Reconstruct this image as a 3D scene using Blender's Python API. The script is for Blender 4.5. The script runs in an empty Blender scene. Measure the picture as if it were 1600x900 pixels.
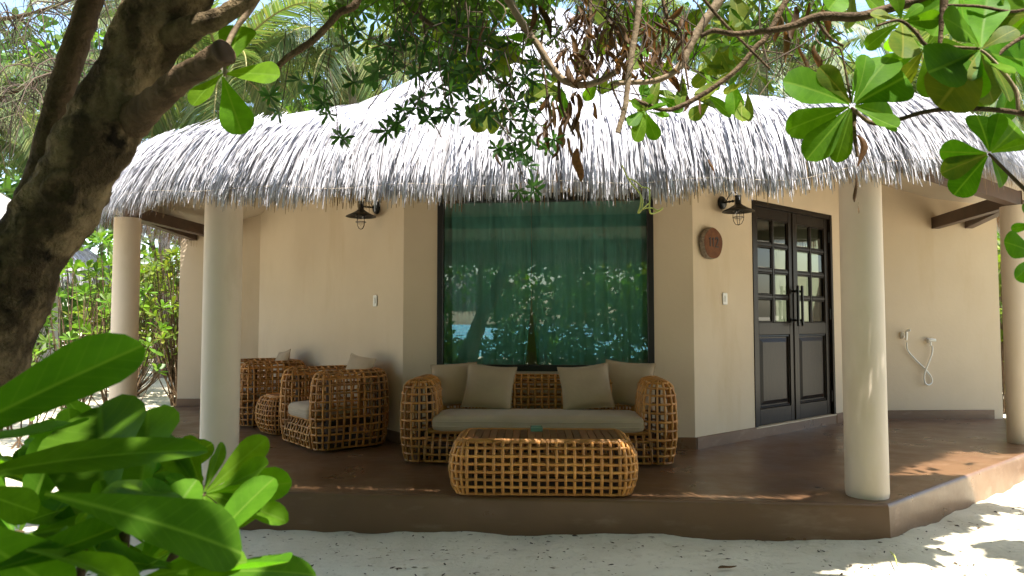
import bpy, math, random
import numpy as np
from mathutils import Vector, Matrix
R = random.Random(7)
NR = np.random.RandomState(11)
PI = math.pi
V = Vector
S = bpy.context.scene
COL = S.collection

# ---------------------------------------------------------------- camera, light, exposure
CZ = 1.33                    # eye height above the sand
FPX = 1110.0                 # focal length in pixels of a 1600 px wide picture
PITCH = math.atan(55.0 / FPX)
cam = bpy.data.cameras.new('camera')
cam.sensor_width = 36.0
cam.lens = 36.0 * FPX / 1600.0
cam.clip_start = 0.05
cam.clip_end = 4000
cam.dof.use_dof = True
cam.dof.focus_distance = 5.6
cam.dof.aperture_fstop = 7.5
cam_o = bpy.data.objects.new('camera', cam)
COL.objects.link(cam_o)
cam_o.location = (0, 0, CZ)
cam_o.rotation_euler = (PI / 2 + PITCH, 0, 0)
S.camera = cam_o

SUN_EL = math.radians(67)
SUN_AZ = math.radians(142)          # clockwise from +Y: from behind the viewer, on the right-hand side
SUN = V((math.sin(SUN_AZ) * math.cos(SUN_EL), math.cos(SUN_AZ) * math.cos(SUN_EL), math.sin(SUN_EL)))
W = bpy.data.worlds.new('World')
S.world = W
W.use_nodes = True
nt = W.node_tree
bg = nt.nodes['Background']
sky = nt.nodes.new('ShaderNodeTexSky')
sky.sky_type = 'NISHITA'
sky.sun_disc = False
sky.sun_elevation = SUN_EL
sky.sun_rotation = SUN_AZ
sky.air_density = 1.2
sky.dust_density = 1.5
nt.links.new(sky.outputs[0], bg.inputs[0])
bg.inputs[1].default_value = 0.13
sun = bpy.data.lights.new('sun', 'SUN')
sun.energy = 4.2
sun.angle = math.radians(0.5)
sun.color = (1.0, 0.955, 0.88)
sun_o = bpy.data.objects.new('sun', sun)
COL.objects.link(sun_o)
sun_o.rotation_euler = SUN.to_track_quat('Z', 'Y').to_euler()
S.view_settings.view_transform = 'Standard'
S.view_settings.look = 'None'
S.view_settings.exposure = 1.87
S.view_settings.gamma = 1.0
try:
    S.cycles.use_denoising = True
    S.cycles.max_bounces = 10
    S.cycles.diffuse_bounces = 5
    S.cycles.glossy_bounces = 4
    S.cycles.transmission_bounces = 6
    S.cycles.transparent_max_bounces = 16
    S.cycles.sample_clamp_indirect = 6.0
except Exception:
    pass

FZ = 0.23                    # veranda floor above the sand


def ray(u, v):
    x, y, z = u - 800.0, FPX, 450.0 - v
    c, s = math.cos(PITCH), math.sin(PITCH)
    return V((x, y * c - z * s, y * s + z * c))


def P(u, v, Y):
    d = ray(u, v)
    return V((0, 0, CZ)) + d * (Y / d.y)


def G(u, v, z=0.0):
    d = ray(u, v)
    return V((0, 0, CZ)) + d * ((z - CZ) / d.z)


# ---------------------------------------------------------------- object helpers
WM = {}


def props(o, label=None, cat=None, group=None, kind=None):
    if label: o['label'] = label
    if cat: o['category'] = cat
    if group: o['group'] = group
    if kind: o['kind'] = kind
    return o


def thing(name, label, cat, loc=(0, 0, 0), rz=0.0, group=None, kind=None):
    o = bpy.data.objects.new(name, None)
    COL.objects.link(o)
    o.empty_display_size = 0.1
    o.location = loc
    o.rotation_euler = (0, 0, rz)
    WM[o] = Matrix.Translation(V(loc)) @ Matrix.Rotation(rz, 4, 'Z')
    return props(o, label, cat, group, kind)


def put(name, me, mat=None, parent=None, M=None, local=False, kind=None, label=None):
    """link a mesh as one object; M is the world matrix (or, with local=True, relative to the parent)"""
    o = bpy.data.objects.new(name, me)
    COL.objects.link(o)
    if mat is not None and len(me.materials) == 0:
        me.materials.append(mat)
    M = Matrix.Identity(4) if M is None else M
    if parent is not None:
        o.parent = parent
        if local:
            WM[o] = WM[parent] @ M
            o.matrix_basis = M
        else:
            WM[o] = M
            o.matrix_basis = WM[parent].inverted() @ M
    else:
        o.matrix_basis = M
        WM[o] = M
    if kind: o['kind'] = kind
    if label: o['label'] = label
    return o


KIDS = {}


def copy_tree(o, parent=None):
    c = o.copy()
    COL.objects.link(c)
    if parent is not None:
        c.parent = parent
    for ch in [x for x in list(o.children)]:
        copy_tree(ch, c)
    return c


def npmesh(name, Vs, Fs, smooth=False):
    Vs = np.asarray(Vs, dtype=np.float32).reshape(-1, 3)
    Fs = np.asarray(Fs, dtype=np.int32)
    n, k = Fs.shape
    me = bpy.data.meshes.new(name)
    me.vertices.add(len(Vs))
    me.vertices.foreach_set('co', Vs.ravel())
    me.loops.add(n * k)
    me.loops.foreach_set('vertex_index', Fs.ravel())
    me.polygons.add(n)
    me.polygons.foreach_set('loop_start', np.arange(0, n * k, k, dtype=np.int32))
    me.polygons.foreach_set('loop_total', np.full(n, k, dtype=np.int32))
    if smooth:
        me.polygons.foreach_set('use_smooth', np.ones(n, dtype=bool))
    me.update(calc_edges=True)
    return me


class MB:
    def __init__(self):
        self.v, self.f, self.s = [], [], []

    def add(self, vs, fs, smooth=False):
        b = len(self.v)
        self.v += [tuple(p) for p in vs]
        self.f += [tuple(i + b for i in f) for f in fs]
        self.s += [smooth] * len(fs)

    def hexa(self, lo, hi):
        """lo, hi: two loops of the same number of points"""
        n = len(lo)
        fs = [tuple(reversed(range(n))), tuple(range(n, 2 * n))]
        fs += [(i, (i + 1) % n, n + (i + 1) % n, n + i) for i in range(n)]
        self.add(list(lo) + list(hi), fs)

    def box(self, x0, x1, y0, y1, z0, z1, M=None, bev=0.0):
        if bev <= 0:
            ps = [V((x, y, z)) for z in (z0, z1) for (x, y) in ((x0, y0), (x1, y0), (x1, y1), (x0, y1))]
            if M is not None: ps = [M @ p for p in ps]
            self.hexa(ps[:4], ps[4:])
            return
        b = min(bev, (x1 - x0) * .45, (y1 - y0) * .45, (z1 - z0) * .45)
        rings = []
        for z, i in ((z0, b), (z0 + b, 0), (z1 - b, 0), (z1, b)):
            X0, X1, Y0, Y1 = x0 + i, x1 - i, y0 + i, y1 - i
            c = b if i == 0 else b * .3
            rings.append([(X0 + c, Y0, z), (X1 - c, Y0, z), (X1, Y0 + c, z), (X1, Y1 - c, z), (X1 - c, Y1, z), (X0 + c, Y1, z), (X0, Y1 - c, z), (X0, Y0 + c, z)])
        self.rings(rings, M)

    def rings(self, rings, M=None, smooth=False, cap=True, closed=True):
        n = len(rings[0])
        vs = [V(p) for r in rings for p in r]
        if M is not None: vs = [M @ p for p in vs]
        fs = []
        m = n if closed else n - 1
        for j in range(len(rings) - 1):
            for i in range(m):
                fs.append((j * n + i, j * n + (i + 1) % n, (j + 1) * n + (i + 1) % n, (j + 1) * n + i))
        b = len(fs)
        self.add(vs, fs, smooth)
        if cap and closed:
            self.add(vs[:n], [tuple(reversed(range(n)))])
            self.add(vs[-n:], [tuple(range(n))])

    def tube(self, pts, r, sides=6, closed=False, cap=True, smooth=True, flat=1.0, up=None):
        pts = [V(p) for p in pts]
        n = len(pts)
        rr = r if isinstance(r, (list, tuple)) else [r] * n
        rings = []
        prev = None
        for i in range(n):
            if closed:
                t = pts[(i + 1) % n] - pts[i - 1]
            else:
                t = pts[min(i + 1, n - 1)] - pts[max(i - 1, 0)]
            if t.length < 1e-9: t = V((0, 0, 1))
            t.normalize()
            if prev is None:
                a = V((0, 0, 1)) if abs(t.z) < .9 else V((1, 0, 0))
                if up is not None: a = V(up)
                x = t.cross(a).normalized()
            else:
                x = (prev - t * prev.dot(t))
                if x.length < 1e-6: x = t.orthogonal()
                x.normalize()
            prev = x
            y = t.cross(x)
            rings.append([pts[i] + (x * math.cos(2 * PI * k / sides) + y * math.sin(2 * PI * k / sides) * flat) * rr[i] for k in range(sides)])
        if closed: rings.append(rings[0])
        self.rings(rings, smooth=smooth, cap=cap and not closed)

    def lathe(self, prof, seg=20, M=None, smooth=True, cap=False):
        rings = [[(r * math.cos(2 * PI * k / seg), r * math.sin(2 * PI * k / seg), z) for k in range(seg)] for r, z in prof]
        self.rings(rings, M, smooth, cap)

    def mesh(self, name):
        me = bpy.data.meshes.new(name)
        me.from_pydata(self.v, [], self.f)
        me.polygons.foreach_set('use_smooth', self.s)
        me.update()
        return me

    def put(self, name, mat, parent=None, M=None, local=False, kind=None, label=None):
        return put(name, self.mesh(name), mat, parent, M, local, kind, label)


def grid_mesh(fn, nu, nv, name='grid', smooth=True):
    Vs = [fn(i / nu, j / nv) for j in range(nv + 1) for i in range(nu + 1)]
    Fs = [(j * (nu + 1) + i, j * (nu + 1) + i + 1, (j + 1) * (nu + 1) + i + 1, (j + 1) * (nu + 1) + i) for j in range(nv) for i in range(nu)]
    return npmesh(name, [tuple(p) for p in Vs], Fs, smooth)


def spline(pts, n):
    """Catmull-Rom through the points"""
    pts = [V(p) for p in pts]
    q = [pts[0] * 2 - pts[1]] + pts + [pts[-1] * 2 - pts[-2]]
    out = []
    m = len(pts) - 1
    for k in range(n + 1):
        t = k / n * m
        i = min(int(t), m - 1)
        f = t - i
        a, b, c, d = q[i], q[i + 1], q[i + 2], q[i + 3]
        out.append(.5 * ((2 * b) + (c - a) * f + (2 * a - 5 * b + 4 * c - d) * f * f + (3 * b - a - 3 * c + d) * f ** 3))
    return out


def lerp(a, b, t):
    return a + (b - a) * t


def interp(x, xs, ys):
    return float(np.interp(x, xs, ys))


# ---------------------------------------------------------------- materials
def mat(name, col, rough=.6, col2=None, scale=4.0, detail=4.0, stretch=None, bump=0.0, bscale=60.0, bstretch=None, spec=.5,
        island=0.0, objvar=0.0, island2=None, trans=0.0, tcol=None, midrib=None, metal=0.0, coat=0.0, thresh=(.35, .65), sheen=0.0, bdist=.01, hue=.02, col3=None, scale3=1.0, stretch3=None, th3=(.5, .7), rvar=0.0):
    m = bpy.data.materials.new(name)
    m.use_nodes = True
    t = m.node_tree
    N, L = t.nodes, t.links
    b = N['Principled BSDF']
    out = N['Material Output']
    b.inputs['Roughness'].default_value = rough
    b.inputs['Metallic'].default_value = metal
    b.inputs['Specular IOR Level'].default_value = spec
    if coat: b.inputs['Coat Weight'].default_value = coat
    if sheen: b.inputs['Sheen Weight'].default_value = sheen
    tc = N.new('ShaderNodeTexCoord')

    def noise(sc, st, det=detail):
        mp = N.new('ShaderNodeMapping')
        if st: mp.inputs['Scale'].default_value = st
        L.new(tc.outputs['Object'], mp.inputs['Vector'])
        n = N.new('ShaderNodeTexNoise')
        n.inputs['Scale'].default_value = sc
        n.inputs['Detail'].default_value = det
        n.inputs['Roughness'].default_value = .6
        L.new(mp.outputs[0], n.inputs['Vector'])
        return n
    rgb = N.new('ShaderNodeRGB')
    rgb.outputs[0].default_value = (*col, 1)
    cur = rgb.outputs[0]
    if col2 is not None:
        n = noise(scale, stretch)
        rp = N.new('ShaderNodeMapRange')
        rp.inputs['From Min'].default_value, rp.inputs['From Max'].default_value = thresh
        L.new(n.outputs['Fac'], rp.inputs['Value'])
        mx = N.new('ShaderNodeMix'); mx.data_type = 'RGBA'
        L.new(rp.outputs[0], mx.inputs['Factor'])
        L.new(cur, mx.inputs['A'])
        mx.inputs['B'].default_value = (*col2, 1)
        cur = mx.outputs['Result']
    if col3 is not None:
        n = noise(scale3, stretch3, 8.0)
        rp = N.new('ShaderNodeMapRange')
        rp.inputs['From Min'].default_value, rp.inputs['From Max'].default_value = th3
        L.new(n.outputs['Fac'], rp.inputs['Value'])
        mx = N.new('ShaderNodeMix'); mx.data_type = 'RGBA'
        L.new(rp.outputs[0], mx.inputs['Factor'])
        L.new(cur, mx.inputs['A'])
        mx.inputs['B'].default_value = (*col3, 1)
        cur = mx.outputs['Result']
    if rvar:
        n = noise(3.0, (1, 1, 1), 6.0)
        rp = N.new('ShaderNodeMapRange')
        rp.inputs['From Min'].default_value, rp.inputs['From Max'].default_value = .3, .7
        rp.inputs['To Min'].default_value, rp.inputs['To Max'].default_value = rough - rvar, rough + rvar
        L.new(n.outputs['Fac'], rp.inputs['Value'])
        L.new(rp.outputs[0], b.inputs['Roughness'])
    if island or island2:
        ge = N.new('ShaderNodeNewGeometry')
        if island2:
            mx = N.new('ShaderNodeMix'); mx.data_type = 'RGBA'
            rp = N.new('ShaderNodeMapRange')
            rp.inputs['From Min'].default_value, rp.inputs['From Max'].default_value = .45, 1.0
            L.new(ge.outputs['Random Per Island'], rp.inputs['Value'])
            L.new(rp.outputs[0], mx.inputs['Factor'])
            L.new(cur, mx.inputs['A'])
            mx.inputs['B'].default_value = (*island2, 1)
            cur = mx.outputs['Result']
        if island:
            wn = N.new('ShaderNodeTexWhiteNoise'); wn.noise_dimensions = '1D'
            L.new(ge.outputs['Random Per Island'], wn.inputs['W'])
            rp = N.new('ShaderNodeMapRange')
            rp.inputs['To Min'].default_value, rp.inputs['To Max'].default_value = 1 - island, 1 + island
            L.new(wn.outputs['Value'], rp.inputs['Value'])
            hs = N.new('ShaderNodeHueSaturation')
            L.new(rp.outputs[0], hs.inputs['Value'])
            L.new(cur, hs.inputs['Color'])
            cur = hs.outputs[0]
    if objvar:
        oi = N.new('ShaderNodeObjectInfo')
        hs = N.new('ShaderNodeHueSaturation')
        r1 = N.new('ShaderNodeMapRange')
        r1.inputs['To Min'].default_value, r1.inputs['To Max'].default_value = 1 - objvar, 1 + objvar
        L.new(oi.outputs['Random'], r1.inputs['Value'])
        L.new(r1.outputs[0], hs.inputs['Value'])
        wn = N.new('ShaderNodeTexWhiteNoise'); wn.noise_dimensions = '1D'
        L.new(oi.outputs['Random'], wn.inputs['W'])
        r2 = N.new('ShaderNodeMapRange')
        r2.inputs['To Min'].default_value, r2.inputs['To Max'].default_value = .5 - hue, .5 + hue * .6
        L.new(wn.outputs['Value'], r2.inputs['Value'])
        L.new(r2.outputs[0], hs.inputs['Hue'])
        L.new(cur, hs.inputs['Color'])
        cur = hs.outputs[0]
    if midrib is not None:
        sx = N.new('ShaderNodeSeparateXYZ')
        L.new(tc.outputs['Object'], sx.inputs[0])
        ab = N.new('ShaderNodeMath'); ab.operation = 'ABSOLUTE'
        L.new(sx.outputs['X'], ab.inputs[0])
        # side veins: stripes that run out and forward from the midrib
        ad = N.new('ShaderNodeMath'); ad.operation = 'MULTIPLY_ADD'
        L.new(ab.outputs[0], ad.inputs[0]); ad.inputs[1].default_value = -.8
        L.new(sx.outputs['Y'], ad.inputs[2])
        sn = N.new('ShaderNodeMath'); sn.operation = 'MULTIPLY'
        L.new(ad.outputs[0], sn.inputs[0]); sn.inputs[1].default_value = 75.0
        si = N.new('ShaderNodeMath'); si.operation = 'SINE'
        L.new(sn.outputs[0], si.inputs[0])
        vr = N.new('ShaderNodeMapRange')
        vr.inputs['From Min'].default_value, vr.inputs['From Max'].default_value = .82, 1.0
        vr.inputs['To Max'].default_value = .15
        L.new(si.outputs[0], vr.inputs['Value'])
        mr = N.new('ShaderNodeMapRange')
        mr.inputs['From Min'].default_value, mr.inputs['From Max'].default_value = .004, .016
        mr.inputs['To Min'].default_value, mr.inputs['To Max'].default_value = .75, 0.0
        L.new(ab.outputs[0], mr.inputs['Value'])
        mxm = N.new('ShaderNodeMath'); mxm.operation = 'MAXIMUM'
        L.new(mr.outputs[0], mxm.inputs[0]); L.new(vr.outputs[0], mxm.inputs[1])
        mx = N.new('ShaderNodeMix'); mx.data_type = 'RGBA'
        L.new(mxm.outputs[0], mx.inputs['Factor'])
        L.new(cur, mx.inputs['A'])
        mx.inputs['B'].default_value = (*midrib, 1)
        cur = mx.outputs['Result']
    L.new(cur, b.inputs['Base Color'])
    if bump:
        n2 = noise(bscale, bstretch, 5.0)
        bp = N.new('ShaderNodeBump')
        bp.inputs['Strength'].default_value = bump
        bp.inputs['Distance'].default_value = bdist
        L.new(n2.outputs['Fac'], bp.inputs['Height'])
        L.new(bp.outputs[0], b.inputs['Normal'])
    if trans:
        tr = N.new('ShaderNodeBsdfTranslucent')
        ms = N.new('ShaderNodeMixShader')
        ms.inputs[0].default_value = trans
        if tcol is not None:
            mm = N.new('ShaderNodeMix'); mm.data_type = 'RGBA'; mm.blend_type = 'MULTIPLY'
            mm.inputs['Factor'].default_value = 1
            L.new(cur, mm.inputs['A'])
            mm.inputs['B'].default_value = (*tcol, 1)
            L.new(mm.outputs['Result'], tr.inputs['Color'])
        else:
            L.new(cur, tr.inputs['Color'])
        L.new(b.outputs[0], ms.inputs[1])
        L.new(tr.outputs[0], ms.inputs[2])
        L.new(ms.outputs[0], out.inputs['Surface'])
    return m


def glass_mat(name, tint, ior=1.55, rough=0.0, boost=1.0):
    m = bpy.data.materials.new(name)
    m.use_nodes = True
    t = m.node_tree
    N, L = t.nodes, t.links
    N.remove(N['Principled BSDF'])
    tr = N.new('ShaderNodeBsdfTransparent'); tr.inputs[0].default_value = (*tint, 1)
    gl = N.new('ShaderNodeBsdfGlossy'); gl.inputs['Roughness'].default_value = rough
    lw = N.new('ShaderNodeLayerWeight'); lw.inputs['Blend'].default_value = .5
    pw = N.new('ShaderNodeMath'); pw.operation = 'POWER'; pw.inputs[1].default_value = 5.0
    L.new(lw.outputs['Facing'], pw.inputs[0])
    r0 = ((ior - 1) / (ior + 1)) ** 2
    fr = N.new('ShaderNodeMath'); fr.operation = 'MULTIPLY_ADD'       # Schlick: r0 + (1 - r0) * (1 - cos)^5
    L.new(pw.outputs[0], fr.inputs[0]); fr.inputs[1].default_value = 1 - r0; fr.inputs[2].default_value = r0
    mu = N.new('ShaderNodeMath'); mu.operation = 'MULTIPLY'; mu.use_clamp = True
    mu.inputs[1].default_value = boost
    ms = N.new('ShaderNodeMixShader')
    L.new(fr.outputs[0], mu.inputs[0])
    L.new(mu.outputs[0], ms.inputs[0])
    L.new(tr.outputs[0], ms.inputs[1]); L.new(gl.outputs[0], ms.inputs[2])
    L.new(ms.outputs[0], N['Material Output'].inputs['Surface'])
    return m


M = {}
M['sand'] = mat('coral_sand', (.66, .60, .455), .95, (.55, .49, .36), 1.2, bump=.8, bscale=22, bdist=.014, spec=.12, col3=(.44, .38, .27), scale3=16, th3=(.56, .76))
M['brown_paint'] = mat('brown_floor_paint', (.17, .090, .044), .36, (.128, .066, .032), 1.3, bump=.22, bscale=11, bstretch=(.35, 1, 1.6), spec=.5, col3=(.26, .17, .11), scale3=6, stretch3=(.4, 1, 1.4), th3=(.56, .80), rvar=.12)
M['stucco'] = mat('beige_stucco', (.605, .492, .355), .85, (.555, .445, .315), .9, bump=.16, bscale=22, spec=.2, col3=(.52, .40, .26), scale3=2.4, stretch3=(1, 1, .22), th3=(.55, .78))
M['column'] = mat('beige_column_paint', (.72, .605, .49), .75, (.66, .55, .435), 1.1, bump=.14, bscale=16, spec=.25, col3=(.54, .43, .30), scale3=3.0, stretch3=(1, 1, .3), th3=(.55, .8))
M['soffit'] = mat('cream_soffit', (.62, .54, .43), .8, (.57, .49, .38), .8, spec=.2)
M['beam'] = mat('dark_brown_timber', (.075, .036, .022), .5, (.05, .024, .015), 6, stretch=(1, 1, 1), bump=.1, bscale=30)
M['thatch'] = mat('grey_thatch', (.50, .495, .54), .8, island=.62, island2=(.36, .34, .34), spec=.25, trans=.12)
M['thatch_in'] = mat('brown_thatch', (.27, .185, .10), .85, island=.35, spec=.15, trans=.1)
M['thatch_bed'] = mat('thatch_bed', (.44, .42, .40), .9, (.22, .2, .18), 30, bump=.8, bscale=40, spec=.1)
M['black_wood'] = mat('black_brown_door', (.011, .007, .005), .3, (.018, .012, .008), 8, stretch=(6, 6, .6), bump=.06, bscale=30, spec=.16)
M['black_frame'] = mat('black_window_frame', (.010, .009, .009), .4)
M['black_metal'] = mat('black_iron', (.012, .011, .011), .45, metal=.2)
M['glass'] = glass_mat('window_glass', (.88, .96, .94), 1.55, boost=1.9)
M['pane'] = glass_mat('door_pane_glass', (.32, .46, .40), 1.6, boost=1.3)
M['bulb'] = glass_mat('bulb_glass', (.95, .95, .95), 1.5, boost=1.5)
M['curtain'] = mat('teal_curtain', (.215, .46, .41), .85, (.19, .41, .365), 2, bump=.1, bscale=160, spec=.1, trans=.25)
M['dark_room'] = mat('dark_interior', (.10, .09, .08), .9)
M['cane'] = mat('honey_rattan', (.56, .265, .065), .45, (.38, .155, .036), 9, island=.32, spec=.45, thresh=(.3, .7))
M['core'] = mat('dark_rattan_core', (.05, .026, .012), .8)
M['slat'] = mat('varnished_slat', (.155, .058, .020), .4, (.24, .10, .034), 7, stretch=(3, .4, 1), objvar=.4, hue=.006, spec=.5)
M['cushion'] = mat('taupe_canvas', (.46, .36, .255), .9, (.41, .32, .22), 3, bump=.14, bscale=300, spec=.15, sheen=.2)
M['pillow'] = mat('taupe_pillow_canvas', (.44, .335, .225), .9, (.39, .295, .195), 4, bump=.25, bscale=9, spec=.15, sheen=.2)
M['white_plastic'] = mat('white_plastic', (.72, .70, .65), .4)
M['sign_wood'] = mat('varnished_wood_slice', (.10, .034, .012), .6, (.16, .06, .02), 14, spec=.15)
M['sign_bark'] = mat('pale_bark', (.36, .30, .23), .9, (.20, .15, .11), 40, bump=.6, bscale=60)
M['digit'] = mat('dark_digit', (.012, .008, .006), .6)
M['bottle_glass'] = mat('green_ashtray_glass', (.18, .32, .22), .1, spec=.8)
M['bark'] = mat('dark_bark', (.060, .043, .024), .95, (.30, .22, .125), 8, stretch=(1, 1, .6), bump=1.0, bscale=34, bdist=.035, spec=.1, thresh=(.46, .68), detail=8, col3=(.012, .009, .006), scale3=5, th3=(.56, .66))
M['bark_smooth'] = mat('brown_stem_bark', (.15, .10, .058), .85, (.07, .046, .026), 14, bump=.9, bdist=.02, bscale=40, spec=.15)
M['bark_pale'] = mat('pale_branch_bark', (.29, .22, .145), .85, (.19, .135, .085), 14, bump=.5, bscale=60, spec=.15)
M['twig'] = mat('thin_twig', (.075, .05, .032), .9, island=.4)
GREEN_T = (1.9, 2.1, .75)
M['leaf'] = mat('broad_leaf', (.088, .195, .014), .5, (.058, .140, .010), 3, col3=(.12, .085, .02), scale3=16, th3=(.70, .76), objvar=.25, trans=.5, tcol=(1.9, 2.2, .4), midrib=(.14, .24, .035), spec=.07)
M['leaf_y'] = mat('yellowing_leaf', (.15, .19, .022), .5, (.07, .13, .02), 2.2, objvar=.2, trans=.45, tcol=(1.6, 1.7, .5), midrib=(.22, .22, .05), spec=.06)
M['leaf_far'] = mat('shrub_leaf', (.085, .17, .018), .45, objvar=.4, trans=.42, tcol=(1.8, 2.0, .6), midrib=(.16, .22, .05), spec=.4)
M['leaf_mass'] = mat('small_leaf', (.060, .125, .014), .5, island=.45, island2=(.105, .15, .03), trans=.42, tcol=(1.7, 2.0, .6), spec=.35)
M['leaf_dark'] = mat('dark_small_leaf', (.042, .10, .022), .5, island=.45, trans=.3, tcol=(1.5, 1.8, .7), spec=.35)
M['leaf_yellow'] = mat('sunny_leaf', (.10, .155, .02), .5, island=.45, island2=(.16, .17, .03), trans=.45, tcol=(1.8, 1.9, .6), spec=.3)
M['needle'] = mat('dry_needle', (.12, .10, .05), .8, island=.5, island2=(.08, .12, .04), trans=.3)
M['frond'] = mat('palm_leaflet', (.075, .115, .035), .45, island=.4, island2=(.155, .155, .06), trans=.38, tcol=(1.6, 1.7, .8), spec=.5)
M['frond_dry'] = mat('dry_palm_leaflet', (.30, .22, .10), .6, island=.4, trans=.3)
M['rachis'] = mat('palm_rachis', (.22, .19, .06), .5)
M['palm_bark'] = mat('palm_bark', (.24, .2, .16), .9, (.15, .12, .09), 20, bump=.6, bscale=30)
M['dry_leaf'] = mat('dry_brown_leaf', (.12, .068, .030), .7, (.070, .040, .02), 12, objvar=.6, trans=.3, tcol=(1.7, 1.35, .7), hue=.008, spec=.2)
M['vine'] = mat('yellow_green_tendril', (.42, .45, .10), .6)
M['sea'] = mat('lagoon_water', (.05, .55, .64), .25, (.02, .22, .45), .05, bump=.2, bscale=2, spec=.5)
M['pale_wall'] = mat('pale_grey_wall', (.42, .40, .36), .85, (.36, .34, .30), 1.5)
M['litter'] = mat('leaf_litter', (.075, .05, .03), .9, island=.5)
# ================================================================ ground, sea, veranda platform
def noise2(x, y, sc, seed=0):
    from mathutils import noise
    return noise.noise(V((x * sc + seed * 17.3, y * sc - seed * 9.1, seed * 3.7)))


def sand_z(x, y):
    z = 0.0
    if -8 < x < 9 and -1 < y < 7:
        z += .022 * noise2(x, y, 1.1, 1) + .018 * noise2(x, y, 3.5, 2) + .011 * noise2(x, y, 9, 3)
        if y > 3.2:
            z += .018 * max(-1, min(1, x / 2.2))
    else:
        z += .02 * noise2(x, y, .8, 1)
    if y < -16:
        z -= min(2.5, (-16 - y) * .09)
    return z


def graded(lo, hi, fine_lo, fine_hi, step):
    xs = list(np.arange(fine_lo, fine_hi + 1e-6, step))
    d, x = step, fine_hi
    while x < hi:
        d *= 1.25; x += d; xs.append(min(x, hi))
    d, x = step, fine_lo
    while x > lo:
        d *= 1.25; x -= d; xs.insert(0, max(x, lo))
    return xs


gx, gy = graded(-300, 300, -5, 6, .06), graded(-40, 400, 2.4, 6.4, .05)
Vs = [(x, y, sand_z(x, y)) for y in gy for x in gx]
nx = len(gx)
Fs = [(j * nx + i, j * nx + i + 1, (j + 1) * nx + i + 1, (j + 1) * nx + i) for j in range(len(gy) - 1) for i in range(nx - 1)]
props(put('sand_ground', npmesh('sand_ground', Vs, Fs, True), M['sand']), kind='structure')
m = MB(); m.add([(-600, -900, -.55), (600, -900, -.55), (600, -19, -.55), (-600, -19, -.55)], [(0, 1, 2, 3)])
props(m.put('lagoon', M['sea']), kind='structure')

# columns of the veranda: centre positions
COLS = [(-2.04, 5.00), (2.27, 4.60), (4.71, 6.60), (-4.00, 7.35)]
CR = .128


def xy(p): return V((p[0], p[1]))


pA, pB, pC = G(300, 766.5, FZ), G(1389, 788, FZ), G(1590, 714, FZ)
dBC = (pC - pB).normalized()
pC2 = pB + dBC * 3.55
plat = [xy(pA), xy(pB), xy(pC2), V((5.75, 8.0)), V((5.75, 12.0)), V((-4.55, 12.0)), V((-4.50, 9.4)), V((-4.33, 7.35))]


def offset_poly(poly, d):
    """positive d moves the edges of a counter-clockwise polygon outwards"""
    n = len(poly)
    out = []
    for i in range(n):
        a, b, c = poly[i - 1], poly[i], poly[(i + 1) % n]
        e1, e2 = (b - a).normalized(), (c - b).normalized()
        n1, n2 = V((e1.y, -e1.x)), V((e2.y, -e2.x))
        k = 1 + n1.dot(n2)
        out.append(b + (n1 + n2) * (d / max(k, .3)))
    return out


def densify(poly, step=.12):
    out = []
    n = len(poly)
    for i in range(n):
        a, b = poly[i], poly[(i + 1) % n]
        k = max(1, int((b - a).length / step)) if b.y < 7 or a.y < 7 else 1
        out += [a.lerp(b, j / k) for j in range(k)]
    return out


m = MB()
loops = [(offset_poly(plat, d), z) for d, z in ((0.012, -.15), (0.006, .05), (0.0, FZ - .03), (-.003, FZ - .014), (-.009, FZ - .004), (-.02, FZ))]
for i in range(len(plat)):                       # each side by itself: its corners stay crisp
    k = max(1, int((plat[(i + 1) % len(plat)] - plat[i]).length / .1))
    strip = []
    for lp_, z in loops:
        a, b = lp_[i], lp_[(i + 1) % len(plat)]
        strip.append([(a.lerp(b, j / k).x, a.lerp(b, j / k).y, z + (.004 * noise2(a.lerp(b, j / k).x, a.lerp(b, j / k).y, 2.5, 4) if z == FZ - .03 else 0)) for j in range(k + 1)])
    m.rings(strip, smooth=True, cap=False, closed=False)
top = loops[-1][0]
m.add([(p.x, p.y, FZ) for p in top], [tuple(range(len(top)))])
props(m.put('veranda_platform', M['brown_paint']), kind='structure')

# ================================================================ the bungalow
house = thing('bungalow', 'cream thatched bungalow with round columns and a shaded brown veranda', 'bungalow', (0.5, 8.9, 0))
F0, F1 = V((-1.00, 6.53)), V((1.60, 6.26))          # front facet
L1w = V((-3.36, 9.44))                                # end of the left-hand facet
R1w = V((3.91, 8.18))                                 # end of the door facet
LW, RW = V((-4.43, 9.45)), V((5.66, 8.25))


class Facet:
    def __init__(s, a, b):
        s.a, s.e = a, (b - a).normalized()
        s.len = (b - a).length
        s.n = V((s.e.y, -s.e.x))                      # outwards when the wall runs from left to right seen from outside
        s.M = Matrix(((s.e.x, -s.n.x, 0, a.x), (s.e.y, -s.n.y, 0, a.y), (0, 0, 1, 0), (0, 0, 0, 1)))  # local x along, y inwards, z up

    def pt(s, t, n=0.0, z=0.0):
        p = s.a + s.e * t + s.n * n
        return V((p.x, p.y, z))


fF, fR, fL = Facet(F0, F1), Facet(F1, R1w), Facet(L1w, F0)
fLW, fRW = Facet(LW, L1w), Facet(R1w, RW)
WT = .16
WIN = (.317, 2.271, .90, 2.513)
DOOR = (.952, 2.562, FZ + .10, 2.535)
ZT = 3.3


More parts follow.
